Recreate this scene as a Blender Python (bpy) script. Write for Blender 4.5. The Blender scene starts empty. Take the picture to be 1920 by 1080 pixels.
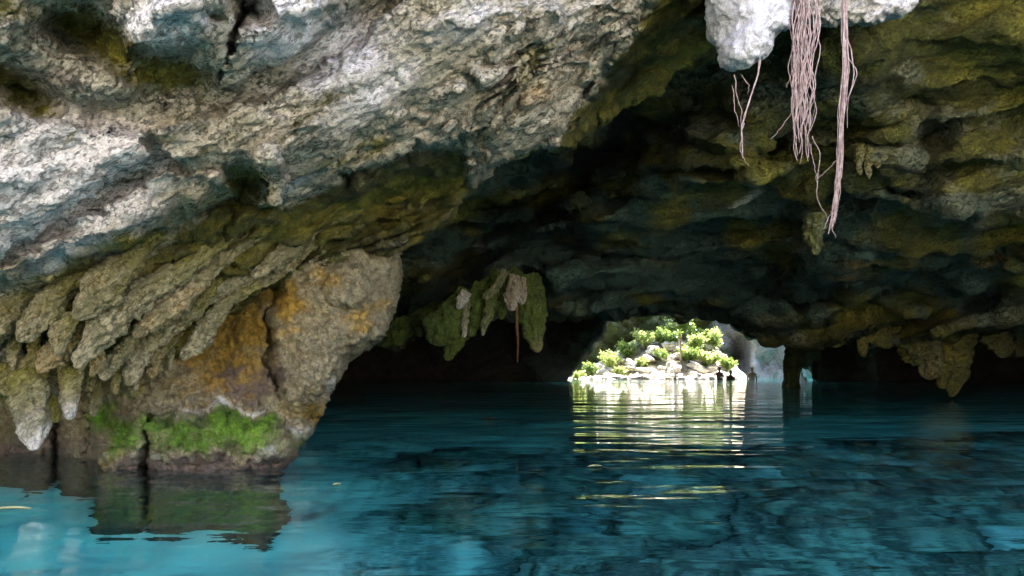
import bpy, math, random
import numpy as np
from mathutils import Vector, Matrix

random.seed(7)
rng = np.random.default_rng(7)
C = bpy.context.scene.collection
SC = bpy.context.scene

# ------------------------------------------------------------------ camera, sky, sun, exposure
F, HOR, CAMZ = 1400.0, 680.0, 0.9          # focal length in px of a 1920 frame, horizon row, eye height
cam = bpy.data.objects.new("camera", bpy.data.cameras.new("camera"))
C.objects.link(cam)
cam.location = (0, 0, CAMZ)
cam.rotation_euler = (math.radians(90), 0, 0)
cam.data.sensor_width = 36
cam.data.lens = F / 1920 * 36
cam.data.shift_y = (HOR - 540) / 1920
cam.data.clip_start = 0.05
cam.data.clip_end = 2000
SC.camera = cam

SUN_EL, SUN_AZ = 60.0, 48.0                # azimuth counted from +X towards +Y
to_sun = Vector((math.cos(math.radians(SUN_EL)) * math.cos(math.radians(SUN_AZ)),
                 math.cos(math.radians(SUN_EL)) * math.sin(math.radians(SUN_AZ)),
                 math.sin(math.radians(SUN_EL))))
world = bpy.data.worlds.new("World")
SC.world = world
world.use_nodes = True
wn = world.node_tree
wn.nodes.clear()
sky = wn.nodes.new("ShaderNodeTexSky")
sky.sky_type = 'NISHITA'
sky.sun_disc = False
sky.sun_elevation = math.radians(SUN_EL)
sky.sun_rotation = math.radians(90 - SUN_AZ)
sky.air_density = 1.0
sky.dust_density = 3.0
sky.ozone_density = 1.0
bg = wn.nodes.new("ShaderNodeBackground")
bg.inputs["Strength"].default_value = 0.15
wo = wn.nodes.new("ShaderNodeOutputWorld")
wn.links.new(sky.outputs[0], bg.inputs[0])
wn.links.new(bg.outputs[0], wo.inputs[0])

sun = bpy.data.objects.new("sun", bpy.data.lights.new("sun", 'SUN'))
C.objects.link(sun)
sun.data.energy = 5.0
sun.data.cycles.use_multiple_importance_sampling = False
sun.data.angle = math.radians(0.5)
sun.data.color = (1.0, 0.95, 0.86)
sun.rotation_euler = to_sun.to_track_quat('Z', 'Y').to_euler()
sun.location = (10, 20, 30)

SC.view_settings.view_transform = 'Standard'
SC.view_settings.look = 'None'
SC.view_settings.gamma = 1
SC.view_settings.exposure = 3.0
SC.cycles.max_bounces = 8
SC.cycles.diffuse_bounces = 4
SC.cycles.glossy_bounces = 3
SC.cycles.transmission_bounces = 4
SC.cycles.caustics_refractive = True
SC.cycles.caustics_reflective = False
SC.cycles.blur_glossy = 0.5
SC.cycles.sample_clamp_indirect = 0.6

# ------------------------------------------------------------------ numpy helpers
def P(u, v, D):
    """pixel of the 1920x1080 frame at distance D -> metres"""
    u = np.asarray(u, float); v = np.asarray(v, float); D = np.asarray(D, float)
    return np.stack([(u - 960) / F * D, D + 0 * u, CAMZ - (v - HOR) / F * D], -1)

_G = np.array([[1,1,0],[-1,1,0],[1,-1,0],[-1,-1,0],[1,0,1],[-1,0,1],[1,0,-1],[-1,0,-1],
               [0,1,1],[0,-1,1],[0,1,-1],[0,-1,-1],[1,1,0],[-1,1,0],[0,-1,1],[0,-1,-1]], float)
_T = rng.permutation(256).astype(np.int64)
_T = np.concatenate([_T, _T])

def noise(p, seed=0):
    p = np.asarray(p, float) + np.array([seed * 17.31, seed * 9.17, seed * 5.73])
    i = np.floor(p).astype(np.int64); f = p - i
    w = f * f * f * (f * (f * 6 - 15) + 10)
    i &= 255
    out = 0
    for dx in (0, 1):
        for dy in (0, 1):
            for dz in (0, 1):
                h = _T[_T[_T[(i[..., 0] + dx) & 255] + ((i[..., 1] + dy) & 255)] + ((i[..., 2] + dz) & 255)] & 15
                g = _G[h]
                d = g[..., 0] * (f[..., 0] - dx) + g[..., 1] * (f[..., 1] - dy) + g[..., 2] * (f[..., 2] - dz)
                wx = w[..., 0] if dx else 1 - w[..., 0]
                wy = w[..., 1] if dy else 1 - w[..., 1]
                wz = w[..., 2] if dz else 1 - w[..., 2]
                out = out + d * wx * wy * wz
    return out

def fbm(p, octv=4, seed=0, gain=0.5, lac=2.03, kind='n'):
    a, s, out = 1.0, 1.0, 0
    for k in range(octv):
        n = noise(np.asarray(p) * s, seed + k * 3)
        if kind == 'r': n = 0.5 - np.abs(n) * 2
        if kind == 'b': n = np.abs(n) * 2 - 0.3
        out = out + a * n
        a *= gain; s *= lac
    return out

def sstep(a, b, x):
    t = np.clip((x - a) / (b - a), 0, 1)
    return t * t * (3 - 2 * t)

def uvn(u, v, su, sv, seed=0, octv=3, ang=0.0, kind='n', gain=0.5):
    """fractal noise on picture-plane coordinates, stretched su x sv px and turned by ang degrees"""
    a = math.radians(ang)
    x = (u * math.cos(a) - v * math.sin(a)) / su
    y = (u * math.sin(a) + v * math.cos(a)) / sv
    return fbm(np.stack([x, y, 0 * x + seed * 1.7], -1), octv, seed, gain, kind=kind)

def rbf(pts):
    """smooth depth field through control points (thin plate)"""
    a = np.array(pts, float); xy = a[:, :2] / 500; n = len(a)
    def k(r2): return 0.5 * r2 * np.log(r2 + 1e-9)
    r2 = ((xy[:, None] - xy[None]) ** 2).sum(-1)
    A = np.zeros((n + 3, n + 3)); A[:n, :n] = k(r2) + np.eye(n) * 0.02
    A[:n, n] = 1; A[:n, n+1:] = xy; A[n, :n] = 1; A[n+1:, :n] = xy.T
    w = np.linalg.solve(A, np.concatenate([a[:, 2], [0, 0, 0]]))
    def f(u, v):
        u = u / 500; v = v / 500
        out = w[n] + w[n+1] * u + w[n+2] * v
        for i in range(n):
            out = out + w[i] * k((u - xy[i, 0]) ** 2 + (v - xy[i, 1]) ** 2)
        return out
    return f

def poly_sd(poly, u, v, closed=True):
    """signed distance (inside negative) and nearest boundary point"""
    a = np.array(poly, float)
    b = np.roll(a, -1, 0)
    if not closed: a, b = a[:-1], b[:-1]
    best = np.full(u.shape, 1e18); nu = np.zeros(u.shape); nv = np.zeros(u.shape)
    ins = np.zeros(u.shape, bool)
    for (x0, y0), (x1, y1) in zip(a, b):
        ex, ey = x1 - x0, y1 - y0
        t = np.clip(((u - x0) * ex + (v - y0) * ey) / (ex * ex + ey * ey + 1e-9), 0, 1)
        qx, qy = x0 + t * ex, y0 + t * ey
        d = (u - qx) ** 2 + (v - qy) ** 2
        m = d < best
        best = np.where(m, d, best); nu = np.where(m, qx, nu); nv = np.where(m, qy, nv)
        if closed:
            c = ((y0 > v) != (y1 > v))
            xi = x0 + (v - y0) * ex / (ey if abs(ey) > 1e-9 else 1e-9)
            ins ^= c & (u < xi)
    d = np.sqrt(best)
    return (np.where(ins, -d, d) if closed else d), nu, nv

def line_dist(line, u, v): return poly_sd(line, u, v, False)[0]

def mesh_from(verts, faces, name):
    me = bpy.data.meshes.new(name)
    faces = np.asarray(faces); k = faces.shape[1]
    me.vertices.add(len(verts)); me.vertices.foreach_set('co', np.asarray(verts, np.float32).ravel())
    me.loops.add(faces.size); me.loops.foreach_set('vertex_index', faces.ravel().astype(np.int32))
    me.polygons.add(len(faces))
    me.polygons.foreach_set('loop_start', (np.arange(len(faces)) * k).astype(np.int32))
    me.polygons.foreach_set('loop_total', np.full(len(faces), k, np.int32))
    me.polygons.foreach_set('use_smooth', np.ones(len(faces), bool))
    me.update(calc_edges=True)
    return me

def set_mask(me, masks):
    at = me.color_attributes.new('stain_shade', 'FLOAT_COLOR', 'POINT')
    at.data.foreach_set('color', np.clip(masks, 0, 1).astype(np.float32).ravel())

def grid_normals(Q):
    du = np.gradient(Q, axis=1); dv = np.gradient(Q, axis=0)
    n = np.cross(du, dv)
    n /= np.linalg.norm(n, axis=-1, keepdims=True) + 1e-12
    return n

def tag(o, label=None, cat=None, group=None, kind=None):
    if label: o['label'] = label
    if cat: o['category'] = cat
    if group: o['group'] = group
    if kind: o['kind'] = kind
    return o

def link(name, me, mat, parent=None):
    o = bpy.data.objects.new(name, me); C.objects.link(o)
    if mat is not None and not me.materials: me.materials.append(mat)
    if parent is not None: o.parent = parent
    return o

def blobs(u, v, lst):
    """soft patches (u, v, ru, rv, angle, amount) of a stain"""
    out = 0 * u
    for (x, y, rx, ry, ang, am) in lst:
        a = math.radians(ang); c, s = math.cos(a), math.sin(a)
        p = ((u - x) * c - (v - y) * s) / rx; q = ((u - x) * s + (v - y) * c) / ry
        out = np.maximum(out, am * np.exp(-(p * p + q * q)))
    return out

def patch(name, poly, Df, step, mat, maskf=None, margin=60, wrap=0.03, R=40, Rd=0.35,
          warp=(6, 30), disp=None, seed=0, parent=None, bbox=None):
    """A rock face: Df(u,v) gives its distance; past its outline it turns round and runs back (thickness)."""
    a = np.array(poly, float)
    x0, y0 = a.min(0) - margin; x1, y1 = a.max(0) + margin
    if bbox: x0, y0, x1, y1 = bbox
    nu_, nv_ = int((x1 - x0) / step) + 1, int((y1 - y0) / step) + 1
    u, v = np.meshgrid(np.linspace(x0, x1, nu_), np.linspace(y0, y1, nv_))
    wu = uvn(u, v, warp[1], warp[1], seed + 40, 3) * warp[0] * 1.6
    wv = uvn(u, v, warp[1], warp[1], seed + 50, 3) * warp[0] * 1.6
    sd, bu, bv = poly_sd(poly, u + wu, v + wv)
    bu -= wu; bv -= wv
    out = sd > 0
    L = np.hypot(u - bu, v - bv) + 1e-9
    uc = np.where(out, bu - (u - bu) / L * np.minimum(sd, 90) * 0.22, u)
    vc = np.where(out, bv - (v - bv) / L * np.minimum(sd, 90) * 0.22, v)
    ub = np.where(out, bu, u); vb = np.where(out, bv, v)
    D = Df(ub, vb)
    t = np.clip(1 + np.minimum(sd, 0) / R, 0, 1)
    D = D + Rd * (1 - np.sqrt(np.clip(1 - t * t, 0, 1))) + np.where(out, sd, 0) * wrap
    Q = P(uc, vc, D)
    if disp is not None:
        n = grid_normals(Q)
        Q = Q + n * disp(Q, u, v)[..., None]
    keep = sd < margin
    idx = np.arange(nu_ * nv_).reshape(nv_, nu_)
    f = np.stack([idx[:-1, :-1], idx[1:, :-1], idx[1:, 1:], idx[:-1, 1:]], -1)
    kf = keep[:-1, :-1] & keep[1:, :-1] & keep[1:, 1:] & keep[:-1, 1:]
    f = f[kf]
    used = np.unique(f); remap = np.zeros(nu_ * nv_, np.int64); remap[used] = np.arange(len(used))
    me = mesh_from(Q.reshape(-1, 3)[used], remap[f], name)
    if maskf is not None:
        set_mask(me, maskf(u, v, Q).reshape(-1, 4)[used])
    return link(name, me, mat, parent)

# ------------------------------------------------------------------ materials
class NT:
    def __init__(s, name):
        s.m = bpy.data.materials.new(name); s.m.use_nodes = True
        s.t = s.m.node_tree; s.t.nodes.clear()
        s.out = s.t.nodes.new("ShaderNodeOutputMaterial")
    def n(s, kind, **kw):
        nd = s.t.nodes.new(kind)
        for k, val in kw.items():
            if k in nd.inputs: 
                if hasattr(val, 'is_output'): s.t.links.new(val, nd.inputs[k])
                else: nd.inputs[k].default_value = val
            else: setattr(nd, k, val)
        return nd
    def link(s, a, b): s.t.links.new(a, b)
    def coord(s, sc=(1, 1, 1), rot=(0, 0, 0)):
        g = s.n("ShaderNodeTexCoord"); mp = s.n("ShaderNodeMapping")
        s.link(g.outputs["Object"], mp.inputs[0])
        mp.inputs["Scale"].default_value = sc; mp.inputs["Rotation"].default_value = rot
        return mp.outputs[0]
    def noise(s, vec, scale, detail=4, rough=0.55, dist=0.0):
        nd = s.n("ShaderNodeTexNoise"); s.link(vec, nd.inputs["Vector"])
        nd.inputs["Scale"].default_value = scale; nd.inputs["Detail"].default_value = detail
        nd.inputs["Roughness"].default_value = rough; nd.inputs["Distortion"].default_value = dist
        return nd.outputs["Fac"]
    def ramp(s, fac, a, b, va=0.0, vb=1.0):
        nd = s.n("ShaderNodeMapRange", interpolation_type='SMOOTHSTEP'); s.link(fac, nd.inputs["Value"])
        nd.inputs["From Min"].default_value = a; nd.inputs["From Max"].default_value = b
        nd.inputs["To Min"].default_value = va; nd.inputs["To Max"].default_value = vb
        return nd.outputs[0]
    def math(s, op, a, b=None):
        nd = s.n("ShaderNodeMath", operation=op)
        for i, x in enumerate((a, b)):
            if x is None: continue
            if hasattr(x, 'is_output'): s.link(x, nd.inputs[i])
            else: nd.inputs[i].default_value = x
        return nd.outputs[0]
    def mix(s, fac, a, b, mode='MIX'):
        nd = s.n("ShaderNodeMix", data_type='RGBA', blend_type=mode)
        for i, x in ((0, fac), (6, a), (7, b)):
            if hasattr(x, 'is_output'): s.link(x, nd.inputs[i])
            else: nd.inputs[i].default_value = x if i == 0 else (x[0], x[1], x[2], 1)
        return nd.outputs[2]

def rock_mat(name, base=(0.36, 0.33, 0.28), base2=(0.24, 0.22, 0.17), speck=0.6, bump=0.012, scale=1.0,
             moss=((0.018, 0.026, 0.006), (0.11, 0.12, 0.015)), ochre=(0.36, 0.2, 0.045), pale=(0.62, 0.60, 0.60),
             brown=(0.10, 0.075, 0.07), rough=0.85, spec=0.3, ang=-28, stretch=2.0, pits=(0.52, 0.62)):
    t = NT(name)
    g = t.n("ShaderNodeTexCoord"); mp = t.n("ShaderNodeMapping", vector_type='TEXTURE'); t.link(g.outputs["Object"], mp.inputs[0])
    mp.inputs["Rotation"].default_value = (0, math.radians(ang), 0); mp.inputs["Scale"].default_value = (stretch, 1.2, 1)
    v = mp.outputs[0]
    at = t.n("ShaderNodeVertexColor", layer_name='stain_shade')
    sep = t.n("ShaderNodeSeparateColor"); t.link(at.outputs[0], sep.inputs[0])
    n1 = t.noise(v, 1.6 * scale, 5, 0.6)
    n2 = t.noise(v, 9 * scale, 6, 0.65)
    n3 = t.noise(v, 38 * scale, 5, 0.7)
    n4 = t.noise(v, 95 * scale, 3, 0.6)
    col = t.mix(t.ramp(n2, 0.36, 0.64), base2, base)
    def masked(chan, lo=0.25, hi=0.80, k=1.7):
        s_ = t.math('ADD', chan, t.math('MULTIPLY', t.math('SUBTRACT', t.math('ADD', t.math('MULTIPLY', n1, 0.3), t.math('ADD', t.math('MULTIPLY', n2, 0.3), t.math('MULTIPLY', n3, 0.4))), 0.5), k))
        return t.ramp(s_, lo, hi)
    col = t.mix(masked(at.outputs[1]), col, t.mix(n3, [c * 0.6 for c in brown], [c * 1.5 for c in brown]))
    col = t.mix(masked(sep.outputs[2], 0.3, 0.7), col, t.mix(t.ramp(n3, 0.35, 0.6), [c * 0.72 for c in pale], pale))
    col = t.mix(masked(sep.outputs[1]), col, t.mix(t.ramp(n2, 0.4, 0.6), [c * 0.5 for c in ochre], ochre))
    mo = t.mix(t.ramp(t.math('ADD', t.math('MULTIPLY', n1, 0.5), t.math('MULTIPLY', n3, 0.5)), 0.4, 0.62), moss[0], moss[1])
    col = t.mix(masked(sep.outputs[0]), col, mo)
    # dark lichen specks, shade of the pits put into the colour, pale crystals
    pit = t.ramp(t.math('ADD', t.math('MULTIPLY', n3, .75), t.math('MULTIPLY', n2, .25)), *pits)
    col = t.mix(t.math('MULTIPLY', pit, speck), col, t.mix(0.82, col, (0.012, 0.018, 0.008)))
    gr = t.ramp(n4, 0.40, 0.60, 0.72, 1.12)
    hv = t.n("ShaderNodeHueSaturation"); t.link(col, hv.inputs["Color"]); t.link(gr, hv.inputs["Value"]); col = hv.outputs[0]
    cr = t.ramp(n4, 0.64, 0.74)
    col = t.mix(t.math('MULTIPLY', cr, 0.45), col, t.mix(0.6, col, (0.75, 0.72, 0.6)))
    bs = t.n("ShaderNodeBsdfPrincipled")
    t.link(col, bs.inputs["Base Color"]); bs.inputs["Roughness"].default_value = rough
    bs.inputs["Specular IOR Level"].default_value = spec
    vo = t.n("ShaderNodeTexVoronoi"); t.link(v, vo.inputs["Vector"]); vo.inputs["Scale"].default_value = 26 * scale
    h = t.math('ADD', t.math('MULTIPLY', n2, 1.2), t.math('MULTIPLY', n3, 0.9))
    h = t.math('ADD', h, t.math('MULTIPLY', n4, 0.35))
    h = t.math('ADD', h, t.math('MULTIPLY', t.ramp(vo.outputs["Distance"], 0.0, 0.45), 0.12))
    h = t.math('SUBTRACT', h, t.math('MULTIPLY', pit, 0.8))
    bp = t.n("ShaderNodeBump"); t.link(h, bp.inputs["Height"])
    bp.inputs["Strength"].default_value = 1.0; bp.inputs["Distance"].default_value = bump
    t.link(bp.outputs[0], bs.inputs["Normal"])
    t.link(bs.outputs[0], t.out.inputs[0])
    return t.m

def simple_mat(name, c1, c2, scale=8, rough=0.8, bump=0.0, trans=0.0, spec=0.3, stretch=(1, 1, 1)):
    t = NT(name); v = t.coord(stretch)
    nz = t.noise(v, scale, 4, 0.6)
    bs = t.n("ShaderNodeBsdfPrincipled")
    t.link(t.mix(t.ramp(nz, 0.35, 0.65), c1, c2), bs.inputs["Base Color"])
    bs.inputs["Roughness"].default_value = rough; bs.inputs["Specular IOR Level"].default_value = spec
    if bump:
        bp = t.n("ShaderNodeBump"); t.link(nz, bp.inputs["Height"]); bp.inputs["Distance"].default_value = bump
        t.link(bp.outputs[0], bs.inputs["Normal"])
    if trans:
        tr = t.n("ShaderNodeBsdfTranslucent"); tr.inputs[0].default_value = (*c2, 1)
        mx = t.n("ShaderNodeMixShader"); mx.inputs[0].default_value = trans
        t.link(bs.outputs[0], mx.inputs[1]); t.link(tr.outputs[0], mx.inputs[2]); t.link(mx.outputs[0], t.out.inputs[0])
    else: t.link(bs.outputs[0], t.out.inputs[0])
    return t.m

M_near = rock_mat("limestone_near", base=(0.41, 0.365, 0.31), base2=(0.23, 0.205, 0.16), pale=(0.68, 0.63, 0.66), speck=0.82, pits=(0.50, 0.58), moss=((0.015, 0.018, 0.004), (0.21, 0.175, 0.02)), bump=0.009)
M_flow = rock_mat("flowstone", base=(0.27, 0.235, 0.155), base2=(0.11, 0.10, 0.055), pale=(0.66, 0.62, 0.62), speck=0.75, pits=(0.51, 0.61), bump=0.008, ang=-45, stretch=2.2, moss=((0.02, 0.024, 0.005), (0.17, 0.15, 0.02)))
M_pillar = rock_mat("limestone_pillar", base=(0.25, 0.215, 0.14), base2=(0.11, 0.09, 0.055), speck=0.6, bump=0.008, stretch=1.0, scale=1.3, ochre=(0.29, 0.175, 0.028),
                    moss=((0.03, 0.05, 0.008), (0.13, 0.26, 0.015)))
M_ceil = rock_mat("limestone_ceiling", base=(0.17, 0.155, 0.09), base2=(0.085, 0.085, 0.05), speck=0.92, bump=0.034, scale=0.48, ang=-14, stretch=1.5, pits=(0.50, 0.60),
                  moss=((0.02, 0.024, 0.004), (0.20, 0.18, 0.024)), ochre=(0.42, 0.25, 0.08), brown=(0.03, 0.06, 0.05), pale=(0.5, 0.5, 0.45))  # the brown channel here is dark teal, painting shade on ceiling and column
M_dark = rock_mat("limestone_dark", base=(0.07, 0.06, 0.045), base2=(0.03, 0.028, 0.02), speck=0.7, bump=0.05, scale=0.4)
M_grey = rock_mat("limestone_grey", base=(0.42, 0.40, 0.40), base2=(0.28, 0.27, 0.27), speck=0.4, bump=0.004, pale=(0.56, 0.53, 0.57), stretch=1, scale=1.5)
M_green = rock_mat("limestone_algae", base=(0.26, 0.22, 0.17), base2=(0.14, 0.12, 0.08), speck=0.7, ang=88, stretch=3, bump=0.012, scale=0.6,
                   moss=((0.015, 0.03, 0.005), (0.07, 0.10, 0.014)))
M_far = rock_mat("limestone_far", base=(0.6, 0.58, 0.55), base2=(0.42, 0.42, 0.40), speck=0.5, bump=0.05, scale=0.3)
M_farmoss = rock_mat("limestone_far_moss", base=(0.5, 0.5, 0.24), base2=(0.22, 0.24, 0.09), speck=0.7, bump=0.06, scale=0.3)
M_sunrock = simple_mat("sunlit_boulder", (0.80, 0.77, 0.72), (0.42, 0.38, 0.31), 2.2, 0.9, 0.05)
M_bounce_shore = simple_mat("bounce_shore_limestone", (0.66, 0.60, 0.50), (0.42, 0.38, 0.28), 0.8, 0.9, 0.1)
M_root = simple_mat("aerial_root", (0.42, 0.31, 0.30), (0.24, 0.16, 0.15), 30, 0.7, 0.004)
M_rootd = simple_mat("dark_root", (0.10, 0.045, 0.02), (0.05, 0.022, 0.01), 20, 0.8, 0.004)

# ------------------------------------------------------------------ the near overhang (upper left)
O_poly = [(-500, -420), (1620, -420), (1500, -100), (1400, 20), (1330, 105), (1240, 165), (1165, 205), (1110, 250), (1046, 281), (1010, 276),
          (960, 300), (890, 343), (862, 385), (800, 440), (750, 474), (640, 486), (560, 520), (500, 545), (420, 590), (340, 650),
          (250, 690), (130, 700), (0, 700), (-500, 730)]
O_base = rbf([(-500, -420, 2.7), (0, -420, 2.9), (600, -420, 3.6), (1200, -420, 4.9), (1600, -420, 6.4),
              (-500, 0, 3.3), (0, 0, 3.55), (400, 0, 3.95), (800, 0, 4.7), (1200, 0, 5.6), (1400, 20, 6.9),
              (-500, 300, 4.2), (0, 300, 4.35), (400, 300, 4.85), (700, 300, 5.5), (1040, 275, 6.4), (1165, 205, 6.9),
              (0, 450, 4.8), (300, 450, 5.45), (560, 420, 5.95), (800, 420, 6.8), (0, 600, 5.6), (300, 600, 6.2), (500, 540, 6.5), (750, 474, 7.0),
              (0, 700, 6.2), (-500, 700, 6.0), (-500, 500, 5.0), (1620, 0, 7.6)])
lobeA = [(222, -80), (226, 60), (232, 104), (300, 96), (360, 104), (398, 128), (413, 160), (420, 110), (436, 60), (458, 20), (455, -80)]
lobeB = [(462, -80), (460, 30), (436, 75), (420, 118), (414, 158), (440, 166), (480, 150), (530, 112), (600, 78), (640, 20), (660, -80)]
face2 = [(-520, 560), (-520, 100), (60, 210), (160, 240), (240, 236), (285, 240), (284, 290), (240, 322), (140, 392), (60, 450), (0, 488)]
face3 = [(285, 240), (420, 200), (520, 170), (700, 60), (800, -80), (1260, -80), (1225, 5), (1180, 80), (1130, 150), (1080, 205), (1040, 275),
         (960, 300), (885, 345), (870, 270), (780, 280), (700, 310), (620, 345), (540, 385), (470, 380), (380, 340), (300, 300)]
ledge4 = [(-520, 640), (-520, 470), (0, 500), (110, 430), (210, 372), (330, 320), (430, 330), (445, 360), (400, 385), (320, 430), (230, 486), (120, 486), (0, 530)]
def O_D(u, v):
    D = O_base(u, v)
    wu = u + uvn(u, v, 50, 50, 11, 4) * 16; wv = v + uvn(u, v, 50, 50, 12, 4) * 16
    def lobe(poly, h, w=10, soft=90):
        sd, _, _ = poly_sd(poly, wu, wv)
        return h * (0.65 * sstep(2, -w, sd) + 0.35 * sstep(0, -soft, sd))
    D = D - lobe(lobeA, 0.55, 7) - lobe(lobeB, 0.48, 6, 60)
    D = D - lobe(face2, 0.26, 12, 140) - lobe(face3, 0.42, 12, 120) - lobe(ledge4, 0.34, 10, 60)
    # hollows
    for (x, y, rx, ry, an, h) in [(325, 150, 80, 52, 0, .22), (185, 205, 55, 30, -10, .16), (160, 65, 100, 48, -28, .30), (40, 165, 75, 34, -30, .26),
                                  (466, 348, 36, 34, 0, .5), (640, 440, 110, 50, 25, .16), (770, 370, 120, 40, 28, .30), (900, 300, 60, 25, 25, .06),
                                  (480, 20, 26, 22, 0, .22), (560, 210, 90, 22, 25, .08), (400, 30, 22, 10, -35, .09), (360, 400, 90, 20, 28, .10),
                                  (1170, 80, 30, 60, 30, -.05), (600, 135, 90, 14, 30, .08)]:
        D = D + blobs(wu, wv, [(x, y, rx, ry, an, 1)]) * h * 1.5
    # little spike hanging from the face
    sp = [(500, 285), (508, 330), (513, 392)]
    dl = line_dist(sp, wu, wv); wd = np.interp(v, [280, 392], [42, 5])
    D = D - 0.40 * sstep(1.1, 0.35, dl / wd) * sstep(260, 320, v) * sstep(398, 388, v)
    # the ridge where the lit face turns into the dark one
    dr = line_dist([(1235, -40), (1200, 50), (1165, 110), (1110, 170), (1075, 215), (1045, 275)], u, v)
    side = (u - np.interp(v, [-40, 50, 110, 170, 215, 275], [1235, 1200, 1165, 1110, 1075, 1045]))
    D = D + np.where(side > 0, 1, 0) * sstep(0, 70, side) * 0.45 - 0.06 * np.exp(-(dr / 14) ** 2)
    D = D - 0.035 * np.exp(-(line_dist([(770, 60), (830, 42), (905, 35), (980, 30), (1080, 16), (1210, 14)], wu, wv) / 5) ** 2)
    # diagonal overlapping ledges running from upper right to lower left
    a = math.radians(31); s = u * math.cos(a) - v * math.sin(a); p = u * math.sin(a) + v * math.cos(a)
    w = sstep(500, 640, p + uvn(u, v, 200, 90, 5, 2, 31) * 120)
    ph = p / 46 + fbm(np.stack([s / 260, p / 120, 0 * s], -1), 3, 21) * 2.6
    fr = ph - np.floor(ph)
    saw = np.where(fr < 0.8, fr / 0.8, (1 - fr) / 0.2)
    D = D - w * 0.20 * saw * (0.6 + 0.8 * np.clip(fbm(np.stack([s / 130, p / 60, 0 * s + 3], -1), 3, 8) + 0.4, 0, 1))
    lo = sstep(560, 460, p)
    D = D - 0.035 * uvn(u, v, 170, 50, 3, 3, 31, gain=0.45) - 0.16 * uvn(u, v, 260, 110, 31, 2, 24)
    D = D - 0.035 * uvn(u, v, 180, 60, 6, 2, 31, 'r', 0.5) * (0.3 + w)
    return D
def O_disp(Q, u, v):
    n1 = fbm(Q * 3.2, 3, 3); Qr = np.stack([(Q[..., 0] * .88 + Q[..., 2] * .47) * .55, Q[..., 1], -Q[..., 0] * .47 + Q[..., 2] * .88], -1); n2 = fbm(Qr * 13, 3, 9, 0.6); n3 = fbm(Qr * 34, 2, 17, 0.5, kind='b')
    sm = 1 - 0.75 * blobs(u, v, [(520, 60, 90, 80, 30, 1), (330, 160, 80, 35, 0, 1), (190, 210, 50, 20, 0, .8)])
    pit = sstep(.30, .52, noise(Qr * np.array([9, 14, 17.]), 33)) + .6 * sstep(.34, .5, noise(Qr * np.array([20, 26, 34.]), 35))
    return -(0.045 * n1 + (0.011 * n2 - 0.003 * n3) * sm + 0.018 * pit * sm)
def O_mask(u, v, Q):
    a = math.radians(31); p = u * math.sin(a) + v * math.cos(a)
    moss = blobs(u, v, [(170, 60, 105, 42, -30, .95), (30, 160, 80, 28, -32, .95), (30, 20, 60, 30, 0, .5), (315, 140, 100, 34, 0, .9), (250, 330, 60, 20, 30, .5), (460, 345, 46, 36, 0, 1), (650, 300, 90, 24, 28, .5), (760, 350, 130, 34, 26, 1), (620, 440, 170, 55, 28, .9),
                        (900, 250, 120, 30, 28, .42), (1000, 130, 130, 40, 33, .38), (470, 350, 40, 40, 0, .8), (430, 520, 150, 34, 30, .85), (140, 510, 90, 30, 20, .8),
                        (40, 600, 110, 60, 10, .8), (760, 420, 90, 45, 25, 1), (300, 560, 60, 40, 30, .5), (560, 500, 90, 30, 25, .8), (1260, 120, 80, 130, 30, .8), (1320, -50, 150, 100, 30, .8),
                        (190, 195, 50, 25, 0, .3), (640, 180, 120, 30, 30, .35)])
    moss = np.maximum(moss, 0.78 * sstep(430, 600, p) * sstep(-12, 14, poly_sd(face3, u, v)[0])) + 0.25 * np.maximum(0, uvn(u, v, 90, 40, 61, 3, 31)) * 2
    ochre = blobs(u, v, [(1000, 170, 120, 60, 32, .55), (900, 260, 110, 30, 30, .5), (540, 270, 70, 26, 10, .35), (600, 430, 190, 36, 30, .55), (330, 500, 80, 22, 35, .5), (260, 600, 80, 16, 40, .55), (430, 480, 50, 18, 30, .5)])
    pale = blobs(u, v, [(100, 330, 220, 130, 0, 1.15), (60, 420, 130, 60, 30, .9), (640, 100, 130, 90, 30, .8), (700, 170, 170, 60, 32, .6), (300, 40, 110, 60, 0, .8), (530, 50, 110, 75, 30, .95),
                        (850, 50, 160, 50, 20, .55), (210, 270, 90, 60, 0, .8), (120, 470, 110, 30, 25, .7), (1050, 40, 140, 30, 12, .35), (60, -20, 80, 30, 0, .5), (560, 340, 70, 18, 30, .6), (1110, 190, 50, 14, 40, .45)])
    brown = blobs(u, v, [(110, 140, 110, 30, -25, .6), (60, 60, 90, 60, -20, .5), (1260, 190, 200, 60, 30, .5), (460, 560, 120, 20, 35, .4)])
    brown = np.maximum(brown, 0.25)
    return np.stack([moss, ochre, pale, brown], -1)
o = patch("rock_overhang", O_poly, O_D, 2.7, M_near, O_mask, margin=80, wrap=0.03, R=16, Rd=0.12, warp=(9, 60), disp=O_disp, seed=1)
tag(o, "huge pale grey limestone overhang slanting down across the upper left of the cave mouth", "rock")

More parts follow.
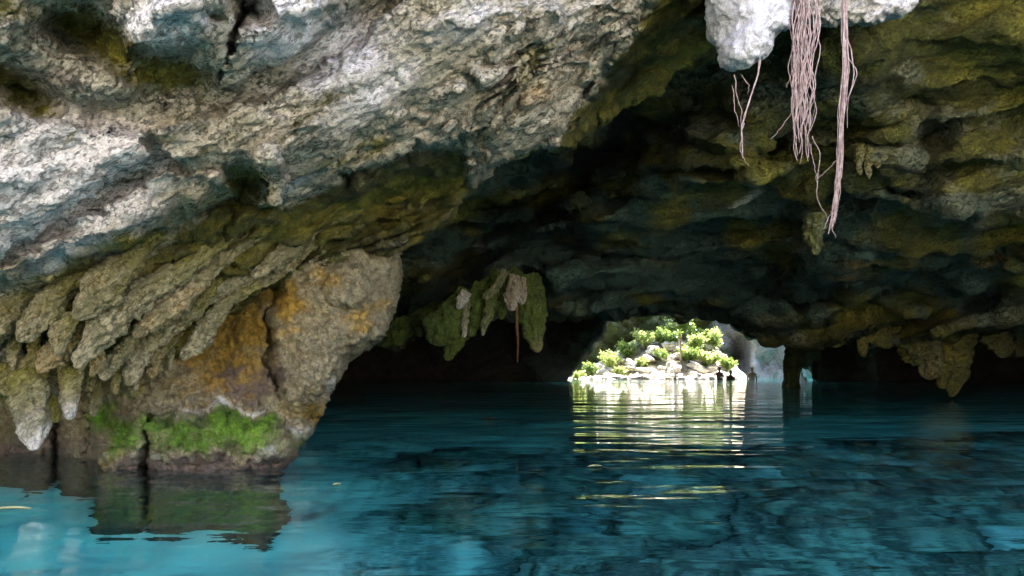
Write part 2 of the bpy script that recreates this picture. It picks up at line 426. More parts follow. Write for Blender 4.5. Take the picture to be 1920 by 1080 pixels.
# ------------------------------------------------------------------ the pillar wall below it
Pl_poly = [(-700, 560), (-100, 560), (300, 470), (560, 440), (700, 440), (752, 470), (753, 500), (746, 555), (735, 600), (712, 640), (680, 662), (655, 672), (640, 702),
           (622, 735), (606, 770), (588, 800), (576, 826), (558, 842), (548, 868), (545, 900), (520, 1000), (540, 1500), (-700, 1500)]
Pl_base = rbf([(200, 480, 6.9), (450, 500, 6.85), (700, 470, 7.0), (740, 560, 7.1), (600, 560, 6.6), (600, 700, 6.45), (540, 870, 6.4), (300, 870, 6.3), (200, 700, 6.6), (400, 700, 6.75), (450, 600, 6.85),
               (100, 700, 7.0), (-600, 700, 7.0), (-600, 900, 6.9), (0, 900, 6.9), (-600, 1450, 6.6), (500, 1450, 6.4), (200, 1450, 6.3)])
def Pl_D(u, v):
    D = Pl_base(u, v)
    wu = u + uvn(u, v, 30, 30, 71, 3) * 10; wv = v + uvn(u, v, 30, 30, 72, 3) * 10
    # mossy foot steps out towards the water
    top = np.interp(wu, [150, 200, 330, 420, 520, 560, 620], [800, 775, 758, 768, 776, 800, 830]) + uvn(u, v, 50, 200, 83, 4) * 26
    D = D - 0.26 * sstep(top - 14, top + 34, wv) * sstep(165, 190, wu) * (1 - 0.3 * sstep(500, 560, wu)) + 0.22 * sstep(835 + 30 * uvn(u, v, 40, 90, 84, 3), 885, v)
    # crack between the ochre wall and the pillar, bulge of the pillar
    cx = np.interp(v, [500, 540, 600, 700, 740, 780], [520, 514, 504, 512, 520, 540])
    D = D + 0.22 * np.exp(-((wu - cx) / 5) ** 2) * sstep(770, 700, v) * sstep(490, 540, v)
    D = D - 0.24 * sstep(cx - 2, cx + 22, wu) * sstep(790, 720, v)
    D = D - 0.14 * np.exp(-(((u - 655) / 52) ** 2 + ((v - 530) / 45) ** 2) ** 2) + 0.05 * np.exp(-((np.hypot(u - 655, (v - 532) * 1.1) - 54) / 8) ** 2)
    # vertical clefts of the foot
    c1 = np.interp(v, [760, 780, 800, 830, 855, 880, 1000], [268, 284, 272, 281, 270, 276, 276]); c2 = np.interp(v, [600, 760, 880, 1000], [160, 168, 182, 180])
    D = D + 0.30 * np.exp(-((wu - c1) / (3 + 6 * sstep(780, 870, v))) ** 2) * sstep(765, 800, v) + 0.55 * sstep(c2 + 10, c2 - 6, wu)
    D = D + 0.3 * np.exp(-((wu - 105) / 8) ** 2) - 0.16 * np.exp(-((wu - 140) / 26) ** 2) - 0.16 * np.exp(-((wu - 60) / 34) ** 2) - 0.1 * np.exp(-((wu + 20) / 30) ** 2)
    # blurred lumps left of the ochre wall
    D = D - 0.14 * blobs(wu, wv, [(300, 700, 50, 36, 30, 1), (240, 740, 45, 26, 10, .8), (350, 740, 50, 20, 0, .6), (420, 560, 60, 14, 30, .6)])
    D = D - 0.06 * uvn(u, v, 60, 60, 33, 4) - 0.03 * uvn(u, v, 20, 26, 34, 3)
    return D
def Pl_disp(Q, u, v):
    return -(0.035 * fbm(Q * 5, 3, 5) + 0.026 * fbm(Q * 18, 3, 6, 0.6))
def Pl_mask(u, v, Q):
    nz = uvn(u, v, 50, 30, 80, 3)
    u = u + uvn(u, v, 60, 60, 81, 4) * 36; v = v + uvn(u, v, 40, 70, 82, 4) * 20
    moss = blobs(u, v, [(455, 798, 100, 30, 0, 1.1), (340, 800, 90, 30, 0, .95), (225, 800, 60, 46, 0, .85), (390, 825, 200, 34, 0, .8), (330, 600, 90, 60, 30, .45), (520, 500, 120, 30, 10, .5),
                        (510, 620, 10, 90, 0, .5), (250, 720, 90, 50, 0, .45), (60, 820, 120, 80, 0, .35), (40, 720, 150, 50, 0, .6), (640, 470, 60, 18, 0, .7)])
    ochre = 0.14 + .35 * nz + blobs(u, v, [(420, 610, 140, 110, 40, .85), (410, 650, 90, 70, 0, .65), (640, 600, 120, 90, 0, .12), (535, 560, 30, 50, 0, .8), (500, 540, 50, 24, 0, .9), (470, 700, 30, 24, 0, .45), (600, 520, 40, 30, 0, .45), (680, 600, 40, 50, 0, .35),
                         (300, 700, 60, 24, 30, .45), (560, 760, 60, 40, 0, .4)])
    pale = blobs(u, v, [(590, 620, 60, 60, 0, .3), (650, 540, 50, 40, 0, .25), (420, 765, 140, 12, 0, .6), (500, 850, 60, 22, 0, .45), (555, 810, 26, 40, 0, .5), (620, 730, 22, 40, -30, .45), (700, 520, 36, 40, 0, .35), (330, 770, 60, 14, 0, .5), (280, 855, 130, 12, 0, .4)])
    brown = blobs(u, v, [(450, 705, 100, 50, 0, 1), (380, 640, 30, 60, 30, .6), (500, 620, 20, 60, 0, .6), (420, 870, 400, 18, 0, .8), (60, 850, 130, 60, 0, .9), (620, 660, 60, 50, 0, .45), (560, 700, 30, 30, 0, .4)])
    brown = np.maximum(brown, sstep(872, 884, v))
    return np.stack([moss + nz * .15, ochre, pale, brown], -1)
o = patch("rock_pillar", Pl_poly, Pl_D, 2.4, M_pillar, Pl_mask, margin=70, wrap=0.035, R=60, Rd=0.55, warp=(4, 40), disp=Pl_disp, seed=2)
tag(o, "ochre stained rock pillar with bright green moss on its foot, standing in the water under the overhang", "rock")

# ------------------------------------------------------------------ flowstone tongues and stalactites
def tongue(name, pts, mat, masks, label, cat="stalactite", group=None, flat=0.75, nseg=60, ns=90, rough=1.0, parent=None, seed=0, tipsq=0.7):
    """pts: (u, v, D, radius_px) from root to tip; a tapering lobe with a noisy, fluted skin"""
    a = np.array(pts, float); D_ = a[0, 2]
    pos = P(a[:, 0], a[:, 1], a[:, 2]); rad = a[:, 3] / F * a[:, 2]
    t = np.linspace(0, 1, len(a)); tt = np.linspace(0, 1, ns)
    # smooth interpolation
    def ip(y):
        y0 = np.interp(tt, t, y)
        k = np.ones(9) / 9
        yp = np.concatenate([np.full(4, y0[0]), y0, np.full(4, y0[-1])])
        return np.convolve(yp, k, 'valid')
    c = np.stack([ip(pos[:, i]) for i in range(3)], -1); r = ip(rad)
    L = np.concatenate([[0], np.cumsum(np.linalg.norm(np.diff(c, axis=0), axis=1))])
    rt = rad[-1] * 1.6 + 1e-4
    dt = (L[-1] - L) / rt
    r = r * np.sqrt(np.clip(1 - (1 - np.clip(dt, 0, 1)) ** 2, 0, 1)) ** tipsq
    tan = np.gradient(c, axis=0); tan /= np.linalg.norm(tan, axis=1, keepdims=True)
    side = np.cross(tan, [0, 1, 0]); side /= np.linalg.norm(side, axis=1, keepdims=True)
    dep = np.cross(side, tan)
    th = np.linspace(0, 2 * np.pi, nseg, endpoint=False)
    base = P(*a[0, :3])
    Q = c[:, None] + r[:, None, None] * (side[:, None] * np.cos(th)[None, :, None] + flat * dep[:, None] * np.sin(th)[None, :, None])
    n = Q - c[:, None]; n /= np.linalg.norm(n, axis=-1, keepdims=True) + 1e-9
    rr = np.minimum(r, np.max(r))[:, None]
    sc = 1.0 / np.max(rad)
    d = rr * rough * (0.45 * fbm(Q * sc * 0.9, 3, seed) + 0.22 * fbm(Q * sc * 3.5, 3, seed + 5, 0.6)
              + 0.16 * np.interp(np.abs(np.sin(th * 3.5 + 3 * fbm(c * sc * .4, 2, seed + 9)[:, None])), [0, 1], [-1, 0.4]))
    Q = Q + n * d[..., None]
    Q = Q + n * (0.018 * fbm(Q * 9, 3, seed + 3) * min(1, D_ / 6) * rough)[..., None]
    Q = Q - base
    verts = Q.reshape(-1, 3)
    i = np.arange(ns - 1)[:, None] * nseg; j = np.arange(nseg)[None]; j2 = (j + 1) % nseg
    f = np.stack([i + j, i + j2, i + nseg + j2, i + nseg + j], -1).reshape(-1, 4)
    me = mesh_from(verts, f[:, ::-1], name)
    mm = np.zeros((ns, nseg, 4)); tq = np.linspace(0, 1, ns)[:, None]
    for k, (m0, m1) in enumerate(masks): mm[..., k] = m0 + (m1 - m0) * tq
    set_mask(me, mm.reshape(-1, 4))
    ob = link(name, me, mat, parent); ob.location = base
    if parent is None: tag(ob, label, cat, group)
    return ob

MS = dict(mossy=((.7, .32), (.2, .3), (0, .08), (.5, .3)), grey=((.6, .2), (.2, .2), (.0, .3), (.3, .2)), white=((.7, 0), (.1, 0), (0, .62), (.3, .1)), ochre=((.6, .2), (.35, .45), (0, .15), (.2, .2)), dark=((.7, .6), (.1, .1), (0, .1), (.4, .3)))
fl = [  # tip (u, v, D), length, radius at the middle, slant, stain, label
 ((138, 600, 5.42), 290, 34, 40, 'mossy', "broad rounded flowstone tongue, topmost at the left, ending in a blunt grey green lobe"),
 ((135, 688, 5.55), 400, 30, 38, 'grey', "long diagonal flowstone tongue whose wide end hangs just above the pale blue stalactite"),
 ((76, 706, 5.6), 190, 24, 44, 'ochre', "short tan flowstone tongue hanging directly above the large white stalactite"),
 ((248, 634, 5.85), 380, 27, 36, 'ochre', "diagonal flowstone tongue with tan crest, ending right of the two longest tongues"),
 ((236, 722, 6.0), 200, 24, 52, 'grey', "pointed grey flowstone tongue reaching lowest beside the mossy foot of the pillar"),
 ((198, 718, 5.9), 150, 17, 56, 'grey', "small grey flowstone tongue with a brown tip, left of the pointed one"),
 ((338, 674, 6.25), 210, 19, 40, 'grey', "isolated flowstone tongue with a narrow tip against the ochre wall"),
 ((278, 708, 6.25), 120, 14, 50, 'ochre', "tiny tan flowstone knob between the pointed tongue and the ochre wall"),
 ((352, 604, 6.3), 380, 19, 33, 'mossy', "thin moss darkened flowstone ridge nearest the ochre wall"),
 ((-60, 655, 5.45), 260, 30, 36, 'mossy', "yellow green flowstone ridge running out of the left edge"),
 ((196, 640, 5.62), 260, 20, 40, 'mossy', "slim flowstone tongue wedged between the two longest diagonal ones"),
 ((300, 655, 6.1), 230, 17, 44, 'mossy', "narrow dark flowstone tongue right behind the tan crested one"),
 ((30, 640, 5.4), 230, 26, 38, 'mossy', "mossy flowstone ridge below the topmost blunt one, near the left edge"),
 ((104, 664, 5.5), 130, 18, 54, 'mossy', "stubby olive flowstone finger beside the short tan tongue"),
 ((40, 716, 5.75), 90, 16, 62, 'mossy', "brown green flowstone finger just over the root of the large white stalactite"),
 ((168, 706, 5.8), 110, 13, 60, 'ochre', "thin tan flowstone finger right of the pale blue stalactite's root"),
 ((318, 560, 5.9), 300, 19, 33, 'ochre', "high tan flowstone rib running parallel above the tan crested tongue"),
 ((430, 575, 6.4), 260, 15, 30, 'ochre', "upper ochre flowstone rib ending over the orange stained wall"),
 ((470, 520, 6.3), 260, 17, 28, 'mossy', "highest dark flowstone rib under the moss black hollow"),
]
def slant_path(tip, L, r, ang, i):
    u, v, D = tip; pts = []
    for k in range(9):
        f = 1 - k / 8                      # 1 at the root
        a = math.radians(ang)
        dist = L * f
        bend = 1 - math.exp(-dist / 70)
        du = math.cos(a) * (dist - 42 * bend * .55); dv = -math.sin(a) * dist - 14 * bend
        w = 7 * math.sin(f * 7 + i * 2.1)
        pts.append((u + du + w * math.sin(a), v + dv + w * math.cos(a), D + .30 * f * L / 300 - .16 + .05 * math.sin(i * 3.7), r * .88 * (.66 + .5 * math.exp(-((f - .3) / .28) ** 2)) * min(1, .42 + f * 3.2)))
    return pts
for i, (tp, L_, r_, an_, ms, lab) in enumerate(fl):
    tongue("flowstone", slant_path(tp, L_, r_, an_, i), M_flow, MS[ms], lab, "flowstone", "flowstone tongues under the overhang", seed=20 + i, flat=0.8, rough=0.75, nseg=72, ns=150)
fine = [((24, 690, 5.6), "thin drip stalactite between the left edge and the large white stalactite"), ((118, 716, 5.75), "thin drip stalactite just left of the pale blue stalactite"),
        ((152, 706, 5.75), "thin drip stalactite just right of the pale blue stalactite"), ((216, 736, 6.1), "thin drip stalactite under the small grey tongue with the brown tip"),
        ((256, 728, 6.15), "thin drip stalactite under the pointed grey tongue"), ((300, 694, 6.3), "thin drip stalactite over the left corner of the ochre wall"),
        ((320, 690, 6.3), "thin drip stalactite against the ochre wall, farthest right of the fine drips")]
for i, (tp, lab) in enumerate(fine):
    u_, v_, D_0 = tp
    tongue("stalactite", [(u_ + 6, v_ - 70, D_0, 13), (u_ + 2, v_ - 40, D_0, 11), (u_, v_ - 15, D_0, 8), (u_, v_ + 6, D_0, 3)], M_flow, MS['mossy' if i % 2 else 'grey'], lab, "stalactite", "stalactites hanging at the far left", seed=160 + i, rough=0.7, nseg=30, ns=50)
st = [
 ([(48, 700, 5.7, 34), (55, 745, 5.6, 35), (60, 800, 5.55, 29), (66, 846, 5.5, 13)], 'white', "large blunt stalactite with a chalk white end hanging closest to the water at far left"),
 ([(134, 680, 5.8, 22), (132, 725, 5.75, 21), (132, 760, 5.75, 15), (130, 788, 5.75, 7)], 'white', "pale blue grey pointed stalactite, second longest on the left"),
 ([(8, 680, 5.7, 18), (8, 715, 5.7, 17), (12, 743, 5.7, 9)], 'mossy', "brown tipped stalactite cut by the left edge of the picture"),
 ([(80, 690, 5.9, 16), (80, 730, 5.9, 15), (82, 762, 5.9, 9)], 'mossy', "tan stalactite tucked just right of the large white one"),
 ([(105, 670, 5.9, 13), (104, 710, 5.9, 12), (104, 742, 5.9, 9)], 'grey', "slim finger of stalactite between the white one and the pale blue one"),
 ([(102, 730, 6.2, 11), (103, 765, 6.15, 12), (103, 794, 6.15, 8)], 'dark', "dark stub of stalactite low behind the slim finger"),
 ([(166, 690, 6.0, 14), (166, 715, 6.0, 13), (168, 736, 6.0, 9)], 'mossy', "short mossy knob of stalactite right of the pale blue one"),
 ([(176, 720, 6.3, 15), (174, 755, 6.25, 13), (176, 782, 6.2, 6)], 'grey', "small cone stalactite at the left corner of the mossy foot"),
]
for i, (pts, ms, lab) in enumerate(st):
    tongue("stalactite", pts, M_flow, MS[ms], lab, "stalactite", "stalactites hanging at the far left", seed=50 + i, rough=0.55)

# ------------------------------------------------------------------ cave ceiling (right half, dark and mossy)
Ce_poly = [(-900, -700), (3000, -700), (3000, 640), (2100, 650), (1930, 662), (1880, 668), (1850, 640), (1812, 640), (1806, 690), (1760, 700), (1720, 672), (1690, 640),
           (1640, 655), (1600, 650), (1560, 640), (1530, 655), (1440, 640), (1390, 612), (1340, 596), (1250, 592), (1100, 590), (1040, 596), (980, 592), (900, 590), (790, 610), (770, 640), (700, 648), (500, 650), (-900, 650)]
Ce_base = rbf([(-900, -700, 6.5), (600, -700, 6.8), (1500, -700, 6.2), (2200, -700, 5.6), (3000, -700, 5.5),
               (600, 0, 9.2), (1300, 0, 7.9), (1900, 0, 7.2), (2600, 0, 7.0),
               (700, 250, 11.0), (1200, 250, 9.8), (1600, 250, 9.0), (1900, 250, 8.8), (2600, 250, 8.6),
               (800, 420, 12.2), (1200, 420, 11.8), (1600, 420, 11.2), (1900, 420, 10.8), (2600, 420, 10.6),
               (800, 520, 13.2), (1200, 520, 14.0), (1600, 500, 13.2), (1900, 520, 13.5), (2600, 520, 13),
               (900, 590, 13.8), (1250, 590, 17.2), (1600, 620, 18.0), (1800, 650, 18.5), (2600, 640, 18), (-900, 0, 9), (-900, 600, 14), (500, 640, 14.5)])
def Ce_D(u, v):
    D = Ce_base(u, v)
    wu = u + uvn(u, v, 80, 60, 111, 2) * 26; wv = v + uvn(u, v, 80, 60, 112, 2) * 22
    # broken ledges: strong horizontal steps in the lower half
    a = math.radians(14 * 1.0)
    ph = v / 104 + uvn(u, v, 520, 170, 120, 2, 12) * 1.9 + 0.12 * uvn(u, v, 90, 60, 125, 2)
    fr = ph - np.floor(ph)
    saw = sstep(0, .8, fr) * sstep(1.0, .8, fr)
    w = sstep(60, 420, v)
    D = D - 0.95 * saw * w * (0.35 + 0.9 * sstep(-.45, .5, uvn(u, v, 260, 90, 121, 2))) * D / 12
    D = D - D * (0.075 * uvn(u, v, 320, 130, 122, 2, 22) + 0.008 * uvn(u, v, 150, 50, 123, 3, 18, 'r', 0.5))
    # deep pockets
    for (x, y, rx, ry, an, h) in [(1445, 270, 36, 40, 20, .9), (1740, 270, 42, 26, 0, .8), (1495, 415, 26, 34, 0, .7), (1430, 490, 90, 26, 5, .8), (1700, 360, 70, 14, -5, .5), (1280, 100, 60, 60, 30, .5),
                                  (960, 400, 190, 60, 30, 2.2), (1120, 300, 110, 36, 32, 1.6), (1230, 215, 90, 34, 32, 1.2), (830, 480, 90, 30, 20, 1.2), (1050, 480, 160, 24, 5, 1.0), (1730, 190, 70, 24, 0, .4), (1850, 560, 200, 24, 3, 1.0), (1500, 560, 160, 12, 3, .9), (1560, 690, 50, 26, 0, 1.5), (1660, 610, 30, 30, 0, .6)]:
        D = D + blobs(wu, wv, [(x, y, rx, ry, an, 1)]) * h
    # bulges that catch the light
    for (x, y, rx, ry, an, h) in [(1250, 290, 70, 70, 0, .5), (1120, 400, 50, 40, 20, .5), (1390, 250, 55, 60, 0, .5), (1800, 60, 140, 60, 10, .35), (1620, 120, 80, 60, 0, .4), (1460, 360, 60, 40, 0, .6), (1640, 320, 70, 40, 0, .5),
                                  (1530, 420, 34, 60, 0, .9), (1780, 390, 80, 26, -8, .6), (1870, 300, 80, 50, 0, .5), (1880, 470, 120, 24, 4, .5), (1600, 500, 60, 16, 0, .4), (1230, 470, 160, 26, 6, .5), (890, 470, 60, 20, 0, .4),
                                  (1570, 540, 110, 12, -4, .5), (1380, 545, 100, 26, 0, .5), (1500, 620, 60, 30, 0, .5), (1740, 640, 70, 40, 0, .8)]:
        D = D - blobs(wu, wv, [(x, y, rx, ry, an, 1)]) * h
    return D
def Ce_disp(Q, u, v):
    return -(0.20 * fbm(Q * 1.0, 2, 13) + 0.034 * fbm(Q * np.array([2.4, 4, 6.]), 4, 14, 0.55) + 0.05 * sstep(.2, .5, noise(Q * np.array([2.2, 3, 4.]), 31)) + 0.014 * fbm(Q * np.array([9, 9, 12.]), 2, 37))
def Ce_mask(u, v, Q):
    nz = uvn(u, v, 120, 70, 130, 4)
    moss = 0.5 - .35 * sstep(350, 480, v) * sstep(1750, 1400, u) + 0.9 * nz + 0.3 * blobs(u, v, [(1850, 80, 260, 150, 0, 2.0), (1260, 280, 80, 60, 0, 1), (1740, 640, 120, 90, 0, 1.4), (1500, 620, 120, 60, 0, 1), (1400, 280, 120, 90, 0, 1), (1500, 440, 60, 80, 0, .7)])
    ochre = blobs(u, v, [(1870, 70, 160, 90, 0, .6), (1620, 495, 60, 10, 0, .8), (1855, 490, 50, 16, 0, .8), (1120, 400, 50, 30, 20, .4), (1600, 110, 60, 50, 0, .4), (1500, 340, 70, 20, 0, .3), (1260, 290, 50, 40, 0, .4), (1580, 515, 50, 12, 0, .6)])
    pale = blobs(u, v, [(1390, 372, 60, 10, 15, .7), (1880, 350, 90, 60, 0, .3), (1650, 330, 50, 20, 0, .3), (1470, 300, 120, 60, 0, .15), (900, 465, 24, 18, 0, .6)])
    brown = np.clip(0.35 + blobs(u, v, [(1000, 400, 300, 90, 10, 1.1), (1300, 410, 300, 60, 4, .9), (1700, 500, 260, 40, 0, .8), (1200, 540, 700, 50, 0, .9), (1150, 200, 80, 60, -30, .7)]) - nz * .3, 0, 1)  # dark patches put the shade of the lower ceiling and edge pockets into colour
    return np.stack([moss, ochre, pale, brown], -1)
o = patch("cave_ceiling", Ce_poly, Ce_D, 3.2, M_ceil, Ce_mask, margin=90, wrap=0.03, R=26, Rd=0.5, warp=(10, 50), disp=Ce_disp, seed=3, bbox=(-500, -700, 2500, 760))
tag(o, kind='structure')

# pale boulder and second lip at the top right
def H_disp(Q, u, v): return -(0.035 * fbm(Q * 5, 3, 23) + 0.012 * fbm(Q * 20, 3, 24, .5))
H_poly = [(1310, -260), (1326, -60), (1323, 30), (1328, 66), (1344, 84), (1352, 122), (1372, 130), (1402, 128), (1432, 108), (1450, 84), (1452, 62), (1476, 54), (1486, 30), (1492, -40), (1500, -260)]
def H_D(u, v): return 5.15 - 0.22 * np.exp(-(((u - 1420) / 60) ** 2)) + 0.10 * blobs(u, v, [(1352, 60, 22, 24, 0, 1)]) - 0.05 * uvn(u, v, 50, 50, 140, 3)
def H_mask(u, v, Q):
    pale = 0.4 + 0.6 * sstep(1360, 1400, u)
    return np.stack([0.25 * sstep(1380, 1330, u) + 0.2 * blobs(u, v, [(1350, 60, 30, 30, 0, 1)]), 0 * u, pale, 0.25 * sstep(1390, 1340, u)], -1)
o = patch("hanging_boulder", H_poly, H_D, 1.6, M_grey, H_mask, margin=60, wrap=0.02, R=34, Rd=0.3, warp=(3, 30), disp=H_disp, seed=4)
tag(o, "smooth white and grey boulder bulging down from the top edge left of the root bundle", "rock")
L_poly = [(1470, -300), (1482, -20), (1500, 44), (1540, 50), (1566, 52), (1610, 44), (1650, 44), (1690, 26), (1716, 6), (1760, -60), (1860, -300)]
def L_D(u, v): return 5.75 + 0.0006 * (u - 1500) - 0.08 * uvn(u, v, 50, 40, 150, 3)
def L_mask(u, v, Q):
    return np.stack([0.35 * sstep(1660, 1600, u), 0.15 + 0 * u, 0.45 + 0.4 * sstep(1620, 1680, u), 0.3 + 0 * u], -1)
o = patch("rock_lip", L_poly, L_D, 1.8, M_near, L_mask, margin=60, wrap=0.02, R=26, Rd=0.25, warp=(4, 30), disp=H_disp, seed=5)
tag(o, "narrow tan rock lip at the top edge behind the hanging roots", "rock")

# ------------------------------------------------------------------ hanging aerial roots
def strand_mesh(pts, r0, r1, n=7, name="root_strand"):
    p = np.array(pts, float); m = len(p)
    tan = np.gradient(p, axis=0); tan /= np.linalg.norm(tan, axis=1, keepdims=True) + 1e-9
    side = np.cross(tan, [0.1, 1, 0.05]); side /= np.linalg.norm(side, axis=1, keepdims=True) + 1e-9
    dep = np.cross(tan, side)
    th = np.linspace(0, 2 * np.pi, n, endpoint=False)
    r = np.linspace(r0, r1, m)
    Q = p[:, None] + r[:, None, None] * (side[:, None] * np.cos(th)[None, :, None] + dep[:, None] * np.sin(th)[None, :, None])
    i = np.arange(m - 1)[:, None] * n; j = np.arange(n)[None]; j2 = (j + 1) % n
    f = np.stack([i + j, i + j2, i + n + j2, i + n + j], -1).reshape(-1, 4)
    return mesh_from(Q.reshape(-1, 3), f, name)

def bundle(path, D, spread, count, r, label, mat=None, end_jit=30, top_jit=0, wig=1.0, seed=0, extra=()):
    """path: (u,v) centre line; strands twist round it"""
    rg = np.random.default_rng(seed); a = np.array(path, float)
    org = P(a[0, 0], a[0, 1], D)
    e = bpy.data.objects.new("hanging_roots", None); C.objects.link(e); e.location = org
    tag(e, label, "roots", "aerial roots hanging at the cave mouth")
    tt = np.linspace(0, 1, 70)
    s = np.linspace(0, 1, len(a))
    for k in range(count):
        end = 1 - rg.random() * end_jit / 100
        t = tt * end
        cu = np.interp(t, s, a[:, 0]); cv = np.interp(t, s, a[:, 1])
        ph = rg.random() * 6.28; tw = rg.uniform(-2.5, 2.5); rad = spread * math.sqrt(rg.random())
        env = np.interp(t, [0, .25, .7, 1], [0.9, 1, 0.85, 0.55])
        q = rg.uniform(0, 50)
        w1 = noise(np.stack([t * 6 + q, 0 * t, 0 * t], -1), 1) * spread * 0.7 * wig + noise(np.stack([t * 22 + q, 0 * t, 0 * t], -1), 2) * 2.6 * wig
        w2 = noise(np.stack([t * 18 + q, 0 * t + 4, 0 * t], -1), 3) * 2.6 * wig
        u = cu + rad * env * np.cos(ph + tw * t) + w1
        dd = D + (rad * env * np.sin(ph + tw * t) + w2) / F * D
        me = strand_mesh(P(u, cv, dd) - org, r * rg.uniform(.6, 1.3), r * rg.uniform(.25, .5))
        link("root_strand", me, mat or M_root, e)
    for (pp, rr) in extra:
        b = np.array(pp, float); sb = np.linspace(0, 1, len(b)); t = np.linspace(0, 1, 50)
        q = rg.uniform(0, 50)
        u = np.interp(t, sb, b[:, 0]) + noise(np.stack([t * 12 + q, 0 * t, 0 * t], -1), 1) * 5; vv = np.interp(t, sb, b[:, 1])
        u = np.convolve(np.pad(u, 3, 'edge'), np.ones(7) / 7, 'valid')
        me = strand_mesh(P(u, vv, D + 0.02 * np.sin(t * 5)) - org, rr, rr * 0.4)
        link("root_strand", me, mat or M_root, e)
    return e

bundle([(1510, -120), (1508, 0), (1506, 110), (1505, 200), (1508, 312)], 5.3, 26, 40, 0.0052,
       "thick bundle of many pale pink roots hanging straight down, the widest of the three", seed=3, end_jit=28,
       extra=[([(1520, -40), (1534, 60), (1538, 90), (1526, 160), (1516, 230)], .005), ([(1495, 190), (1478, 220), (1460, 245), (1446, 262)], .003),
              ([(1522, 255), (1538, 285), (1534, 330), (1530, 372), (1545, 395), (1555, 415)], .003), ([(1518, 270), (1528, 310), (1532, 345)], .0026), ([(1490, -40), (1484, 140), (1474, 164)], .003)])
bundle([(1582, -120), (1582, 40), (1584, 130), (1578, 230), (1574, 330), (1566, 400), (1558, 440)], 5.4, 8, 15, 0.0048,
       "long slender twist of roots reaching lowest, with a loop of root on its right side", seed=5, end_jit=14,
       extra=[([(1586, 60), (1596, 95), (1604, 135), (1598, 165), (1588, 185), (1580, 210)], .005), ([(1590, 80), (1592, 110), (1606, 128), (1604, 150), (1590, 180), (1588, 240)], .004),
              ([(1560, 395), (1545, 430)], .003), ([(1570, 300), (1548, 322), (1532, 335)], .0022), ([(1562, 400), (1560, 430), (1568, 446)], .003)])
bundle([(1424, 108), (1420, 140), (1404, 190), (1390, 236), (1391, 270), (1393, 300)], 5.2, 3, 2, 0.0052,
       "thin forked root dangling from the white boulder, the smallest and leftmost root cluster", seed=7, end_jit=3, wig=0.5,
       extra=[([(1378, 140), (1382, 175), (1390, 205), (1388, 240)], .0034), ([(1392, 140), (1404, 160), (1402, 178)], .0026), ([(1374, 160), (1377, 205), (1386, 238)], .0026), ([(1394, 230), (1388, 285), (1404, 312)], .003)])

